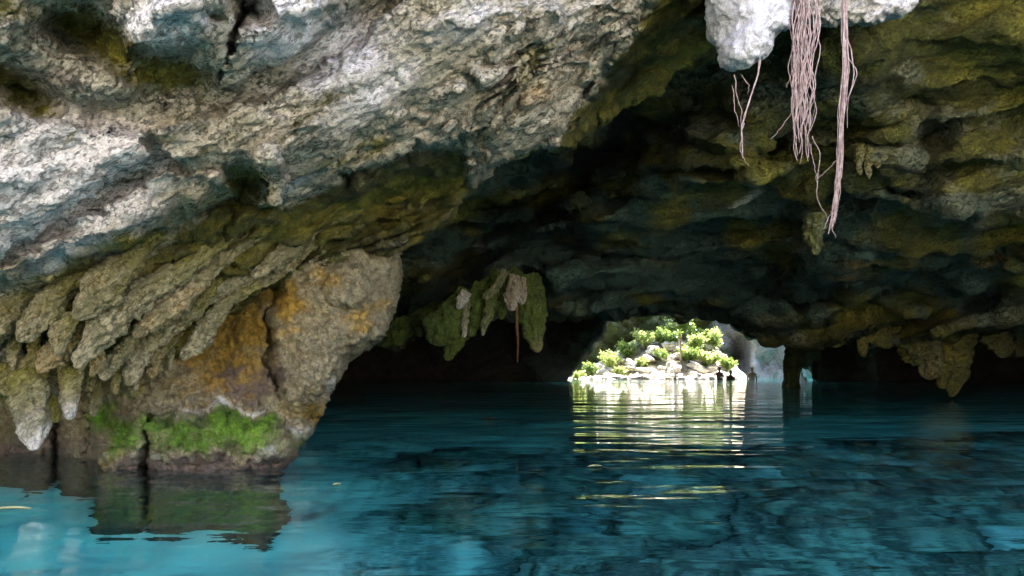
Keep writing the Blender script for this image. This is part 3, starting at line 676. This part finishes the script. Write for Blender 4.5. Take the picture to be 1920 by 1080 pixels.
# ------------------------------------------------------------------ green stalactites in the middle
gs = [
 ([(872, 540, 12.2, 14), (850, 580, 12.1, 26), (826, 615, 12.0, 36), (812, 648, 12.0, 20)], ((1.0, .75), (0, 0), (0, .3), (.1, .1)), "wide green leaf shaped stalactite with a pinkish lower rim, leftmost of the middle group"),
 ([(862, 580, 12.5, 20), (852, 630, 12.4, 24), (838, 678, 12.4, 6)], ((.9, .8), (0, 0), (0, 0), (.1, .1)), "pointed dark green stalactite just behind the wide leaf shaped one"),
 ([(905, 530, 12.4, 20), (893, 575, 12.3, 24), (880, 632, 12.3, 12)], ((.85, .7), (0, 0), (0, .1), (.1, .1)), "narrow green stalactite between the wide leaf and the thick green curtain"),
 ([(945, 510, 12.4, 22), (925, 550, 12.4, 28), (902, 590, 12.4, 18), (897, 612, 12.4, 7)], ((.9, .75), (.1, .1), (0, .2), (.1, .1)), "thick slanting green curtain stalactite in the middle of the group"),
 ([(966, 515, 12.1, 9), (960, 550, 12.0, 15), (958, 584, 12.0, 9)], ((.35, .1), (.2, .2), (.2, .4), (.3, .3)), "small pinkish cone stalactite, left one of a touching pair"),
 ([(976, 520, 12.15, 8), (978, 548, 12.1, 10), (980, 572, 12.1, 7)], ((.4, .1), (.2, .2), (.2, .35), (.3, .3)), "small pinkish cone stalactite, right one of a touching pair"),
 ([(984, 515, 12.3, 18), (994, 570, 12.2, 24), (1002, 625, 12.1, 20), (1010, 662, 12.1, 7)], ((1.1, .5), (.1, .5), (0, .35), (.1, .1)), "long green stalactite with a frayed yellow tip, rightmost of the middle group"),
 ([(860, 560, 12.9, 14), (790, 600, 12.8, 20), (745, 625, 12.8, 22), (700, 640, 12.8, 18)], ((.8, .9), (0, 0), (0, 0), (.4, .4)), "low dark green ledge of stalactite reaching towards the pillar edge"),
 ([(950, 505, 12.0, 7), (930, 540, 12.0, 8), (905, 560, 12.0, 7)], ((.5, .6), (0, 0), (.3, .2), (.1, .1)), "thin olive rib lying on the thick green curtain"),
 ([(876, 546, 11.9, 9), (866, 562, 11.9, 10), (858, 580, 11.9, 6)], ((.3, .3), (0, 0), (.45, .45), (.2, .2)), "small lilac white rock nub above the wide leaf shaped stalactite"),
 ([(1000, 512, 12.5, 12), (1006, 550, 12.4, 16), (1014, 590, 12.4, 12), (1016, 620, 12.4, 5)], ((.9, .8), (0, .1), (0, 0), (.2, .1)), "green blade of stalactite half hidden along the right side of the yellow tipped one"),
 ([(925, 545, 12.2, 9), (918, 580, 12.1, 11), (908, 612, 12.1, 7), (905, 630, 12.1, 3)], ((.7, .5), (0, .1), (0, .4), (.1, .1)), "thin blade with a pale tip hanging off the thick green curtain"),
 ([(875, 560, 12.1, 7), (872, 600, 12.0, 7), (870, 634, 12.0, 3)], ((.5, .4), (0, .1), (.2, .5), (.1, .1)), "hair thin pale edged blade left of the narrow green stalactite"),
 ([(812, 585, 12.6, 16), (795, 610, 12.5, 18), (786, 632, 12.5, 7)], ((.8, .6), (0, 0), (0, .1), (.3, .3)), "small dark green blade hanging left of the wide leaf shaped stalactite"),
 ([(760, 600, 12.8, 16), (748, 630, 12.7, 16), (742, 648, 12.7, 7)], ((.8, .8), (0, 0), (0, 0), (.3, .3)), "dim green stub of stalactite next to the pillar's edge"),
 ([(945, 520, 12.6, 26), (975, 540, 12.6, 26), (1000, 560, 12.6, 20)], ((.9, .8), (0, 0), (0, 0), (.3, .3)), "mossy boss of rock from which the pinkish pair of stalactites hangs"),
 ([(948, 560, 12.5, 10), (943, 580, 12.4, 10), (940, 600, 12.4, 4)], ((.9, .8), (0, 0), (0, 0), (.3, .3)), "short dark green blade left of the pinkish pair"),
]
for i, (pts, ms, lab) in enumerate(gs):
    tongue("stalactite", pts, M_green, ms, lab, "stalactite", "green stalactites in the middle of the cave", flat=0.5, seed=80 + i, rough=0.7)
e = strand_mesh(P(np.array([968, 969, 971, 970]), np.array([575, 610, 645, 678]), 12.1), 0.035, 0.012)
o = link("hanging_root", e, M_rootd); tag(o, "single rust brown root hanging below the pinkish pair of stalactites", "root")

# ------------------------------------------------------------------ right curtain of stalactites and the far column
rs = [
 ([(1700, 590, 17.6, 40), (1722, 640, 17.4, 42), (1745, 680, 17.3, 26), (1738, 712, 17.2, 12)], ((.7, .5), (.1, .5), (0, .1), (.3, .2)), "stout olive stalactite with a round ochre end, left half of the big right hand curtain"),
 ([(1790, 590, 17.9, 34), (1796, 640, 17.9, 34), (1790, 700, 18.2, 24), (1784, 746, 18.4, 5)], ((.7, .6), (.2, .2), (0, 0), (.3, .2)), "longest olive stalactite of the right hand curtain, its thin tip touching the water"),
 ([(1640, 590, 17.4, 34), (1650, 620, 17.3, 26), (1672, 652, 17.3, 10)], ((.7, .6), (.1, .1), (0, 0), (.4, .3)), "stubby olive stalactite joining the left side of the big right hand curtain"),
 ([(1612, 600, 17.4, 18), (1616, 640, 17.4, 12), (1620, 670, 17.4, 5)], ((.6, .6), (.1, .1), (0, 0), (.4, .3)), "thin drip of stalactite midway between the far column and the right hand curtain"),
 ([(1560, 600, 17.4, 30), (1566, 630, 17.4, 26), (1570, 652, 17.4, 14)], ((.6, .6), (.3, .3), (0, 0), (.4, .3)), "low yellow green lump of rock hanging right of the far column"),
 ([(1765, 650, 17.9, 20), (1772, 690, 17.9, 18), (1766, 730, 18.0, 7)], ((.7, .6), (.2, .2), (0, 0), (.3, .2)), "dark middle stalactite wedged inside the right hand curtain"),
 ([(1870, 620, 18, 34), (1880, 650, 18, 24), (1884, 672, 18, 8)], ((.5, .5), (0, 0), (0, 0), (.5, .5)), "dim green stalactite near the right edge of the picture"),
 ([(1512, 570, 26, 60), (1500, 630, 26.5, 32), (1486, 670, 27, 18), (1484, 712, 27, 15), (1484, 760, 27, 15)], ((.5, .4), (.0, 0), (0, 0), (1, 1)), "dark rock column narrowing down to the water right of the sunlit exit"),  # full dark mask paints the backlit silhouette into the column's colour
]
for i, (pts, ms, lab) in enumerate(rs):
    tongue("stalactite" if i != 7 else "rock_column", pts, M_ceil, ms, lab, "stalactite" if i != 7 else "rock column", None if i == 7 else "stalactites hanging at the right of the cave", flat=0.8, seed=110 + i, rough=0.7)
# fluted tips on the ceiling near the long roots
for i, (x, y, D, h, r) in enumerate([(1610, 270, 8.6, 60, 8), (1628, 275, 8.6, 62, 8), (1645, 280, 8.6, 36, 7), (1528, 400, 9.6, 80, 16)]):
    tongue("stalactite", [(x, y, D, r * 1.3), (x, y + h * .5, D, r), (x + 2, y + h, D, r * .4)], M_ceil, ((.6, .3), (.3, .3), (0, .2), (.1, .1)) if i < 3 else ((.52, .45), (0, .15), (0, 0), (.8, .6)),
           ["leftmost thin tan drip stalactite of three on the ceiling right of the long roots", "middle thin tan drip stalactite of three on the ceiling right of the long roots",
            "shortest drip stalactite of three on the ceiling right of the long roots", "mossy hanging knob of rock on the ceiling behind the lower ends of the roots"][i], "stalactite", "drip stalactites on the mossy ceiling", seed=130 + i, ns=50, nseg=30)

# ------------------------------------------------------------------ inner cave: roof, walls, exit arch, slab above
def sheet(name, Q, mat, mask=(.2, 0, 0, .4), flip=False):
    h, w = Q.shape[:2]; idx = np.arange(h * w).reshape(h, w)
    f = np.stack([idx[:-1, :-1], idx[1:, :-1], idx[1:, 1:], idx[:-1, 1:]], -1).reshape(-1, 4)
    if flip: f = f[:, ::-1]
    me = mesh_from(Q.reshape(-1, 3), f, name)
    set_mask(me, np.tile(np.array(mask, float), (h * w, 1)))
    return link(name, me, mat)
x, y = np.meshgrid(np.linspace(-22, 34, 160), np.linspace(11, 39.5, 90))
z = 3.9 + 0.5 * fbm(np.stack([x / 4, y / 4, 0 * x], -1), 4, 1) + 0.3 * np.sin(y / 6)
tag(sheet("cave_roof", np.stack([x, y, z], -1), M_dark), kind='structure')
def wall_path(pts, n): 
    a = np.array(pts, float); s = np.linspace(0, 1, len(a)); t = np.linspace(0, 1, n)
    return np.interp(t, s, a[:, 0]), np.interp(t, s, a[:, 1])
for nm, pth in (("cave_wall", [(-7, 1.5), (-8.5, 8), (-14, 16), (-15, 28), (-8, 37), (3, 38.6)]), ("cave_wall", [(15.6, 38.6), (24, 36), (30, 28), (27, 18), (20, 12), (13, 6), (12, 3)])):
    px, py = wall_path(pth, 150)
    zz = np.linspace(-3.4, 6.8, 50)
    Q = np.stack(np.broadcast_arrays(px[None], py[None], zz[:, None]), -1).astype(float)
    n = fbm(Q / 2.2, 4, 9)
    Q = Q + np.stack([n * 1.2, n * 1.0, 0 * n], -1)
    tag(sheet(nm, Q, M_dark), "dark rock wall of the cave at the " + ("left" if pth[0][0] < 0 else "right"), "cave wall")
# exit arch with its opening
A_poly = [(0, 380), (2400, 380), (2400, 900), (1536, 900), (1530, 716), (1526, 703), (1506, 692), (1496, 680), (1494, 640), (1470, 640), (1440, 640), (1402, 634), (1376, 618), (1362, 604), (1342, 596),
          (1240, 594), (1150, 596), (1142, 600), (1130, 632), (1110, 662), (1082, 688), (1050, 704), (1042, 720), (1030, 900), (0, 900)]
def A_D(u, v): return 38.5 - 0.5 * uvn(u, v, 60, 50, 170, 4)
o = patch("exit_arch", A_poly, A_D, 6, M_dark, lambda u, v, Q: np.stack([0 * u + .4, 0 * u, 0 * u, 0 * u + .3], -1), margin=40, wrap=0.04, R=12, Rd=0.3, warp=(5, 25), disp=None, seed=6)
tag(o, "dark rock arch framing the sunlit exit at the back of the cave", "rock arch")
# the ground above the cave (thick slab of rock)
x, y = np.meshgrid(np.linspace(-60, 80, 120), np.linspace(0, 1, 60))
yf = 3.2 + 0.9 * np.clip(x + 2, 0, 6) * 0.45 + 0.6 * noise(np.stack([x / 3, 0 * x, 0 * x], -1), 4)
yy = yf + (40.5 - yf) * y
zt = 7.2 + 0.4 * fbm(np.stack([x / 5, yy / 5, 0 * x], -1), 3, 6)
top = np.stack([x, yy, zt], -1); 
rim = np.stack([x[0], yf[0], np.full(120, 4.7)], -1)[None]; under = np.stack([x, yy, np.maximum(4.7, 0) + 0 * x + 1.3 * sstep(0, .12, y)], -1)
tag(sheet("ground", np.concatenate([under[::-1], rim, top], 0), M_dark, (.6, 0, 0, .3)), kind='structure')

# ------------------------------------------------------------------ sunlit clearing behind the exit
def W_D1(u, v): return 46.5 - 1.2 * uvn(u, v, 60, 40, 180, 4) - (u - 1150) * 0.004
o = patch("mossy_cliff", [(900, 520), (1345, 520), (1350, 600), (1330, 640), (1300, 730), (900, 730)], W_D1, 4, M_farmoss,
          lambda u, v, Q: np.stack([0 * u + .55, 0 * u + .15, .5 * sstep(1270, 1330, u), 0 * u + .3], -1), margin=30, wrap=0.05, R=14, Rd=.4, warp=(5, 30), seed=7)
tag(o, "moss green cliff in the shade left of and behind the sunlit rocks", "cliff")
def W_D2(u, v): return 47.5 - 1.0 * uvn(u, v, 50, 60, 190, 4) - 2.2 * sstep(1395, 1412, u) + 0.6 * sstep(700, 600, v)
o = patch("grey_cliff", [(1240, 520), (1620, 520), (1620, 760), (1240, 760)], W_D2, 4, M_far,
          lambda u, v, Q: np.stack([.5 * blobs(u, v, [(1440, 690, 60, 20, 0, 1), (1380, 660, 16, 40, 0, 1)]), 0 * u, .2 + 0 * u, .2 + .6 * blobs(u, v, [(1380, 670, 22, 40, 0, 1)])], -1), margin=30, wrap=0.05, R=14, Rd=.4, warp=(5, 30), seed=8)
tag(o, "bare grey cliff behind the bathers on the right of the exit", "cliff")
# bank of earth and rock rising from the water
x, y = np.meshgrid(np.linspace(1.6, 13.6, 120), np.linspace(40.2, 47.5, 60))
ux = 960 + x / y * F
prof = np.interp(x, [1.6, 3, 4.4, 6, 8, 10, 11.8, 13.0, 13.6], [-.45, -.25, .25, 1.0, 2.1, 2.5, 2.2, 1.4, .2])
z = -0.5 + (prof + .5) * sstep(40.2, 46.0, y) ** 0.8 + 0.25 * fbm(np.stack([x, y, 0 * x], -1), 4, 2)
M_earth = simple_mat("bank_earth", (0.52, 0.46, 0.36), (0.16, 0.15, 0.08), 1.6, 0.95, 0.1)
tag(sheet("bank", np.stack([x, y, z], -1), M_earth), kind='structure')
def bank_z(px, py):
    pr = np.interp(px, [1.6, 3, 4.4, 6, 8, 10, 11.8, 13.0, 13.6], [-.45, -.25, .25, 1.0, 2.1, 2.5, 2.2, 1.4, .2])
    return float(-0.5 + (pr + .5) * sstep(40.2, 46.0, np.array(py)) ** 0.8)
def boulder_mesh(seed, nu=28, nv=18, name="boulder", amp=0.35):
    th = np.linspace(0, 2 * np.pi, nu, endpoint=False); ph = np.linspace(0.02, np.pi - 0.02, nv)
    T, Pn = np.meshgrid(th, ph)
    q = np.stack([np.sin(Pn) * np.cos(T), np.sin(Pn) * np.sin(T), np.cos(Pn)], -1)
    r = 1 + amp * fbm(q * 1.1, 4, seed) * 1.6 - 0.15 * np.abs(noise(q * 2.3, seed + 4))
    # facet: cut by random planes
    rg = np.random.default_rng(seed)
    for _ in range(7):
        nn = rg.normal(size=3); nn /= np.linalg.norm(nn); d = rg.uniform(.62, .85)
        c = (q * nn).sum(-1); r = np.minimum(r, np.where(c > .25, d / np.maximum(c, .25) + 0.03 * noise(q * 5, seed + 8), 9))
    Q = q * r[..., None]
    i = np.arange(nv - 1)[:, None] * nu; j = np.arange(nu)[None]; j2 = (j + 1) % nu
    f = np.stack([i + j, i + j2, i + nu + j2, i + nu + j], -1).reshape(-1, 4)
    me = mesh_from(Q.reshape(-1, 3), f[:, ::-1], name)
    return me
bm_ = [boulder_mesh(200 + i) for i in range(6)]
for m_ in bm_: m_.materials.append(M_sunrock)
rg = np.random.default_rng(5)
for k in range(190):
    f_ = rg.random()
    px = rg.uniform(2.9, 12.6); py = rg.uniform(41, 46.4) if k > 34 else rg.uniform(40.4, 41.6)
    s = rg.uniform(.10, .30) if k <= 34 else rg.uniform(.14, .46)
    s *= float(np.interp(px, [2.9, 6.0], [.28, 1]))
    o = link("boulder", bm_[k % 6], None); o.location = (px, py, max(bank_z(px, py), -0.05) + s * 0.25)
    o.scale = (s * rg.uniform(1, 1.7), s, s * rg.uniform(.5, .8)); o.rotation_euler = (rg.uniform(-.3, .3), rg.uniform(-.3, .3), rg.uniform(0, 6.3))
    tag(o, "pale sunlit boulder in the rock pile on the far shore beyond the exit", "boulder", "pale boulders heaped on the far shore")

# shrubs
M_leafA = simple_mat("leaf_bright", (0.20, 0.30, 0.05), (0.50, 0.58, 0.20), 2, 0.32, 0, 0.4, 1.0)
M_leafB = simple_mat("leaf_fresh", (0.08, 0.16, 0.02), (0.36, 0.48, 0.12), 2, 0.32, 0, 0.35, 1.0)
M_post = simple_mat("bare_wood", (0.42, 0.30, 0.18), (0.28, 0.19, 0.11), 6)
M_twig = simple_mat("twig", (0.30, 0.24, 0.17), (0.16, 0.12, 0.08), 6)
def shrub(loc, w, h, n, leaf, mat, label, seed, droop=0.3):
    rg = np.random.default_rng(seed)
    e = bpy.data.objects.new("shrub", None); C.objects.link(e); e.location = loc
    tag(e, label, "shrub", "shrubs on the sunlit bank")
    vs, fs = [], []; sv, sf = [], []
    for b in range(9):
        a = rg.uniform(0, 6.28); tip = np.array([math.cos(a) * w * rg.uniform(.2, .9), math.sin(a) * w * rg.uniform(.2, .8), h * rg.uniform(.5, 1)])
        mid = tip * .5 + np.array([0, 0, h * .18])
        t = np.linspace(0, 1, 9)[:, None]
        c = (1 - t) ** 2 * 0 + 2 * t * (1 - t) * mid + t * t * tip
        me_ = c; r = 0.018
        base = len(sv)
        for p_ in c:
            for k in range(4): sv.append(p_ + r * np.array([math.cos(k * 1.57), math.sin(k * 1.57), 0]))
        for i in range(8):
            for k in range(4): sf.append([base + i * 4 + k, base + i * 4 + (k + 1) % 4, base + i * 4 + 4 + (k + 1) % 4, base + i * 4 + 4 + k])
        for q in range(n // 9):
            s_ = rg.uniform(.35, 1.05); i0 = min(int(s_ * 8), 8)
            p_ = c[i0] + rg.normal(size=3) * np.array([.13, .13, .11]) * w
            d = rg.normal(size=3); d[2] -= droop; d /= np.linalg.norm(d)
            sd_ = np.cross(d, rg.normal(size=3)); sd_ /= np.linalg.norm(sd_)
            up = np.cross(sd_, d)
            L = leaf * rg.uniform(.6, 1.4); W_ = L * .34; b0 = len(vs)
            vs += [p_, p_ + d * L * .45 + sd_ * W_ + up * L * .08, p_ + d * L, p_ + d * L * .45 - sd_ * W_ + up * L * .08]
            fs.append([b0, b0 + 1, b0 + 2, b0 + 3])
    me = mesh_from(np.array(sv), np.array(sf), "branches"); link("branches", me, M_twig, e)
    me = mesh_from(np.array(vs), np.array(fs), "foliage"); link("foliage", me, mat, e)
shr = [((3.7, 42.4), .5, .7, "low yellow green shrub at the left end of the rock pile"),
       ((4.6, 43.0), .6, .9, "second shrub from the left, spreading over pale rocks"),
       ((5.7, 43.6), .8, 1.0, "third shrub from the left, round and yellow green"),
       ((6.8, 44.4), .8, 1.0, "bushy shrub on the rising left flank of the bank"),
       ((7.9, 44.6), .8, 1.1, "shrub just left of the thin post, half way up the bank"),
       ((8.9, 44.6), .8, 1.2, "broad shrub at the top of the bank beside the thin post"),
       ((10.0, 45.0), .9, 1.4, "tallest shrub at the top of the bank, right of the thin post"),
       ((11.0, 44.6), .8, 1.2, "upright shrub between the tallest one and the grey cliff"),
       ((12.0, 44.2), .9, 1.2, "leafy shrub with green top leaning towards the grey cliff"),
       ((10.2, 42.6), .8, .9, "dark hearted shrub low on the bank above the first bathers"),
       ((11.2, 42.4), .7, .9, "shrub overhanging the two dark haired bathers"),
       ((12.2, 42.2), .6, .9, "small shrub at the water's edge beside the bathers"),
       ((7.4, 42.8), .5, .5, "tiny low shrub in the middle of the pale rocks"),
       ((8.7, 43.0), .6, .6, "flat shrub below the thin post"),
       ((6.1, 42.4), .45, .45, "knee high shrub among boulders left of the middle of the bank"),
       ((9.4, 44.0), .8, 1.0, "shrub wrapped round the foot of the thin post"),
       ((10.7, 43.6), .8, 1.0, "shrub filling the slope under the tallest one")]
for i, ((sx, sy), w, h, lab) in enumerate(shr):
    shrub((sx, sy, bank_z(sx, sy) + .05), w, h, 1300 if w > .6 else 700, 0.15, (M_leafA, M_leafB)[i % 2], lab, 300 + i)
o = link("wooden_post", strand_mesh(np.array([[9.55, 42.3, bank_z(9.55, 42.3) - .1], [9.57, 42.3, 1.6], [9.53, 42.3, 2.55]]), .06, .05, 10), M_post)
tag(o, "thin bare wooden post standing upright among the shrubs on the bank", "post")

# ------------------------------------------------------------------ bathers
def skinm(nm, c): 
    return simple_mat(nm, c, [x_ * .85 for x_ in c], 6, .5, 0, 0, .4)
def bather(loc, rz, skin, hair, label, lean=0.0, arms='side', s=1.0):
    """standing waist or chest deep; loc z = feet"""
    J = {'pel': (0, 0, .92), 'waist': (0, -.01, 1.08), 'chest': (0, -.02, 1.30), 'neck': (0, 0, 1.46), 'neck2': (0, .0, 1.53), 'head': (0, .02, 1.62), 'crown': (0, .01, 1.73)}
    R_ = {'pel': .15, 'waist': .14, 'chest': .165, 'neck': .065, 'neck2': .055, 'head': .088, 'crown': .07}
    E = [('pel', 'waist'), ('waist', 'chest'), ('chest', 'neck'), ('neck', 'neck2'), ('neck2', 'head'), ('head', 'crown')]
    for sg, n in ((-1, 'l'), (1, 'r')):
        J['sh' + n] = (sg * .19, 0, 1.40); R_['sh' + n] = .065
        if arms == 'side': el, wr, ha = (sg * .235, .02, 1.13), (sg * .215, .12, .93), (sg * .20, .17, .86)
        elif arms == 'up': el, wr, ha = (sg * .33, .08, 1.45), (sg * .22, .12, 1.66), (sg * .14, .1, 1.72)
        else: el, wr, ha = (sg * .28, .22, 1.22), (sg * .2, .42, 1.16), (sg * .18, .5, 1.15)
        for k, p_, r in (('el', el, .045), ('wr', wr, .03), ('ha', ha, .035)): J[k + n] = p_; R_[k + n] = r
        E += [('chest', 'sh' + n), ('sh' + n, 'el' + n), ('el' + n, 'wr' + n), ('wr' + n, 'ha' + n)]
        J['hip' + n] = (sg * .09, 0, .84); J['kn' + n] = (sg * .1, .02, .48); J['an' + n] = (sg * .1, 0, .08); J['to' + n] = (sg * .11, .14, .03)
        R_['hip' + n], R_['kn' + n], R_['an' + n], R_['to' + n] = .09, .06, .042, .035
        E += [('pel', 'hip' + n), ('hip' + n, 'kn' + n), ('kn' + n, 'an' + n), ('an' + n, 'to' + n)]
    names = list(J); idx = {n: i for i, n in enumerate(names)}
    me = bpy.data.meshes.new("person")
    pts = []
    for n in names:
        p_ = Vector(J[n]); k = max(0, p_.z - .9); p_ = p_ + Vector((0, lean * k, -abs(lean) * k * .15)); pts.append(p_)
    me.from_pydata(pts, [(idx[a], idx[b]) for a, b in E], [])
    o = bpy.data.objects.new("person", me); C.objects.link(o)
    md = o.modifiers.new("skin", 'SKIN'); md.use_smooth_shade = True
    sv = me.skin_vertices[0].data
    for n in names: sv[idx[n]].radius = (R_[n] * (1.15 if n in ('chest', 'pel') else 1), R_[n] * (.8 if n in ('chest', 'waist', 'pel') else 1)); sv[idx[n]].use_root = (n == 'pel')
    o.modifiers.new("sub", 'SUBSURF').levels = 2; o.modifiers["sub"].render_levels = 2
    me.materials.append(skin)
    o.location = loc; o.rotation_euler = (0, 0, rz); o.scale = (s, s, s)
    tag(o, label, "person")
    hm = boulder_mesh(3, 20, 14, "hair", .02)
    h = link("hair", hm, hair, o); hp = pts[idx['head']]
    h.location = hp + Vector((0, -.02, .065)); h.scale = (.086, .10, .088)
    return o
SK1 = skinm("skin_light", (.62, .33, .25)); SK2 = skinm("skin_dark", (.16, .08, .055)); SK3 = skinm("skin_pale", (.62, .40, .33))
HB = simple_mat("hair_dark", (.02, .015, .012), (.05, .035, .03), 20); HW = simple_mat("cap_white", (.75, .75, .75), (.6, .6, .62), 10)
HG = simple_mat("hair_grey", (.3, .26, .24), (.2, .17, .15), 20)
def at_px(u, D): return (u - 960) / F * D
bather((at_px(1350, 39.4), 39.4, -1.04), 2.6, SK2, HB, "dark haired bather in shade, leftmost, standing chest deep below the shrubs", .15, 'front')
bather((at_px(1370, 39.2), 39.2, -1.24), 3.4, SK2, HB, "dark haired bather with only head and shoulders out of the water, second from the left", 0, 'side')
bather((at_px(1410, 39.0), 39.0, -1.08), 3.0, SK1, HG, "bare chested bather with pinkish skin standing before the grey cliff", -.05, 'side')
bather((at_px(1507, 38.0), 38.0, -1.30), 2.2, SK3, HW, "pale bather in a white cap swimming to the right of the dark rock column", .25, 'front')

# ------------------------------------------------------------------ lake bed and submerged rocks
x, y = np.meshgrid(np.linspace(-30, 40, 420), np.linspace(-12, 60, 430))
z = -2.7 + 0.30 * fbm(np.stack([x / 2.5, y / 2.5, 0 * x], -1), 5, 2) + 0.16 * fbm(np.stack([x * 1.5, y * 1.5, 0 * x], -1), 3, 5, kind='r')
z = z - 0.4 * sstep(12, 25, y) + 0.9 * sstep(0, -6, x) * sstep(3, 9, y)
t = NT("lake_bed"); v = t.coord()
bed_at = t.n("ShaderNodeVertexColor", layer_name='stain_shade'); bed_sep = t.n("ShaderNodeSeparateColor"); t.link(bed_at.outputs[0], bed_sep.inputs[0])
a1 = t.noise(v, .6, 4, .6, 2.5); a2 = t.noise(v, 2.2, 5, .65, 2.2)
bs = t.n("ShaderNodeBsdfPrincipled"); bs.inputs["Roughness"].default_value = .9; bs.inputs["Specular IOR Level"].default_value = 0.0
t.link(t.mix(t.ramp(t.math('ADD', t.math('ADD', t.math('MULTIPLY', a1, .6), t.math('MULTIPLY', a2, .4)), t.math('MULTIPLY', bed_sep.outputs[0], .17)), .37, .64), (.11, .14, .14), (.88, .90, .86)), bs.inputs["Base Color"])
t.link(bs.outputs[0], t.out.inputs[0]); M_bed = t.m
bed = sheet("lake_bed", np.stack([x, y, z], -1), M_bed); tag(bed, kind='structure')
rocky_bounce_cut = np.maximum(sstep(4.6, 3.4, y), 0) * 1.6 + sstep(-0.9, 0.3, x + 0.20 * y + 0.5 * noise(np.stack([x / 2, y / 2, 0 * x], -1), 3)) * sstep(12.5, 10.5, y + 1.2 * noise(np.stack([x / 2, y / 2, 0 * x], -1), 8))  # unseen near strip darkened too, to cut teal bounce on the overhang
bm2 = np.zeros(x.shape + (4,)); bm2[..., 0] = 1 - rocky_bounce_cut
bed.data.color_attributes['stain_shade'].data.foreach_set('color', bm2.astype(np.float32).ravel())
M_sub = simple_mat("submerged_rock", (.08, .09, .09), (.34, .36, .34), 2.2, .95, .05, 0, 0)
sb = [boulder_mesh(400 + i, 40, 26, "submerged_boulder", .5) for i in range(7)]
for m_ in sb: m_.materials.append(M_sub)
rg = np.random.default_rng(11)
for k in range(120):
    py = rg.uniform(5.0, 11.5); px = rg.uniform(-0.18 * py, 0.85 * py)
    s = rg.uniform(.18, .62)
    o = link("submerged_boulder", sb[k % 7], None); o.location = (px, py, -2.75 + s * .25)
    o.scale = (s * rg.uniform(1, 1.6), s, s * rg.uniform(.5, .9)); o.rotation_euler = (rg.uniform(-.3, .3), rg.uniform(-.3, .3), rg.uniform(0, 6.3))
    tag(o, "dark boulder lying on the lake bed under the blue water", "boulder", "submerged boulders on the lake bed")

# unseen pale limestone shore added behind the camera to bounce warm sunlight inside
x, y = np.meshgrid(np.linspace(-40, 45, 170), np.linspace(0, 1, 60))
y0 = 1.2 - 2.0 * np.abs(noise(np.stack([x / 6, 0 * x, 0 * x], -1), 5)) + 0.02 * x ** 2 * 0.3
yy = y0 - 26 * y
zz = -3.0 + 2.55 * sstep(0, .06, y) + 7.0 * sstep(.28, .62, y) + (0.12 + 1.1 * sstep(.28, .4, y)) * fbm(np.stack([x / 4, yy / 4, 0 * x], -1), 4, 12) + 1.5 * y * sstep(.3, .6, y)
tag(sheet("shore", np.stack([x, yy, zz], -1), M_bounce_shore, flip=True), kind='structure')

# ------------------------------------------------------------------ water
t = NT("lake_water")
v1 = t.coord((0.55, 1.5, 1), (0, 0, math.radians(6))); v2 = t.coord((1.3, 3.4, 1), (0, 0, math.radians(-8)))
w1 = t.noise(v1, 1.0, 2, .5, .4); w2 = t.noise(v2, 1.6, 3, .5, .3); w3 = t.noise(t.coord((.16, .35, 1)), 1, 2, .5)
h = t.math('ADD', t.math('MULTIPLY', w1, 1.25), t.math('MULTIPLY', w2, .16)); h = t.math('MULTIPLY', h, t.ramp(w3, .3, .7, .45, 1.2))
bp = t.n("ShaderNodeBump"); t.link(h, bp.inputs["Height"]); bp.inputs["Distance"].default_value = 0.040
bs = t.n("ShaderNodeBsdfPrincipled"); bs.inputs["Base Color"].default_value = (1, 1, 1, 1); bs.inputs["Transmission Weight"].default_value = 1
bs.inputs["IOR"].default_value = 1.333; bs.inputs["Roughness"].default_value = 0.02
t.link(bp.outputs[0], bs.inputs["Normal"]); t.link(bs.outputs[0], t.out.inputs[0])
va = t.n("ShaderNodeVolumeAbsorption"); va.inputs["Color"].default_value = (0.0, 0.81, 0.85, 1); va.inputs["Density"].default_value = 0.26
t.link(va.outputs[0], t.out.inputs["Volume"])
M_water = t.m
wx0, wx1, wy0, wy1 = -28, 38, -40, 58
vv = np.array([[wx0, wy0, -6], [wx1, wy0, -6], [wx1, wy1, -6], [wx0, wy1, -6], [wx0, wy0, 0], [wx1, wy0, 0], [wx1, wy1, 0], [wx0, wy1, 0]], float)
ff = np.array([[0, 3, 2, 1], [4, 5, 6, 7], [0, 1, 5, 4], [1, 2, 6, 5], [2, 3, 7, 6], [3, 0, 4, 7]])
me = mesh_from(vv, ff, "water"); me.polygons.foreach_set('use_smooth', [False] * 6)
tag(link("water", me, M_water), kind='structure')

# floating leaves and flecks
M_fl = simple_mat("floating_leaf", (.55, .5, .25), (.4, .36, .15), 10)
M_fo = simple_mat("floating_leaf_orange", (.5, .16, .05), (.35, .1, .03), 10)
for (u_, v_, L, mt, rot, lab) in [(18, 957, .13, M_fl, .15, "long pale yellow leaf floating by the left edge of the picture"), (1116, 876, .07, M_fl, .3, "small white fleck of leaf floating left of the bright reflection"),
                             (917, 786, .10, M_fo, .2, "orange leaf floating far out on the dark water"), (632, 911, .035, M_fl, .5, "tiny pale leaf floating below the pillar corner")]:
    D = CAMZ * F / (v_ - HOR)
    n_ = 12; vs = []
    for k in range(n_):
        a = 2 * math.pi * k / n_
        vs.append((L * math.cos(a), L * .28 * math.sin(a) * (1 - .3 * math.cos(a)), .004 + .012 * math.sin(a) ** 2))
    vs.append((0, 0, .003))
    me = mesh_from(np.array(vs), np.array([[k, (k + 1) % n_, n_] for k in range(n_)]), "floating_leaf")
    o = link("floating_leaf", me, mt); o.location = (at_px(u_, D), D, .004); o.rotation_euler = (0, 0, rot)
    tag(o, lab, "leaf")
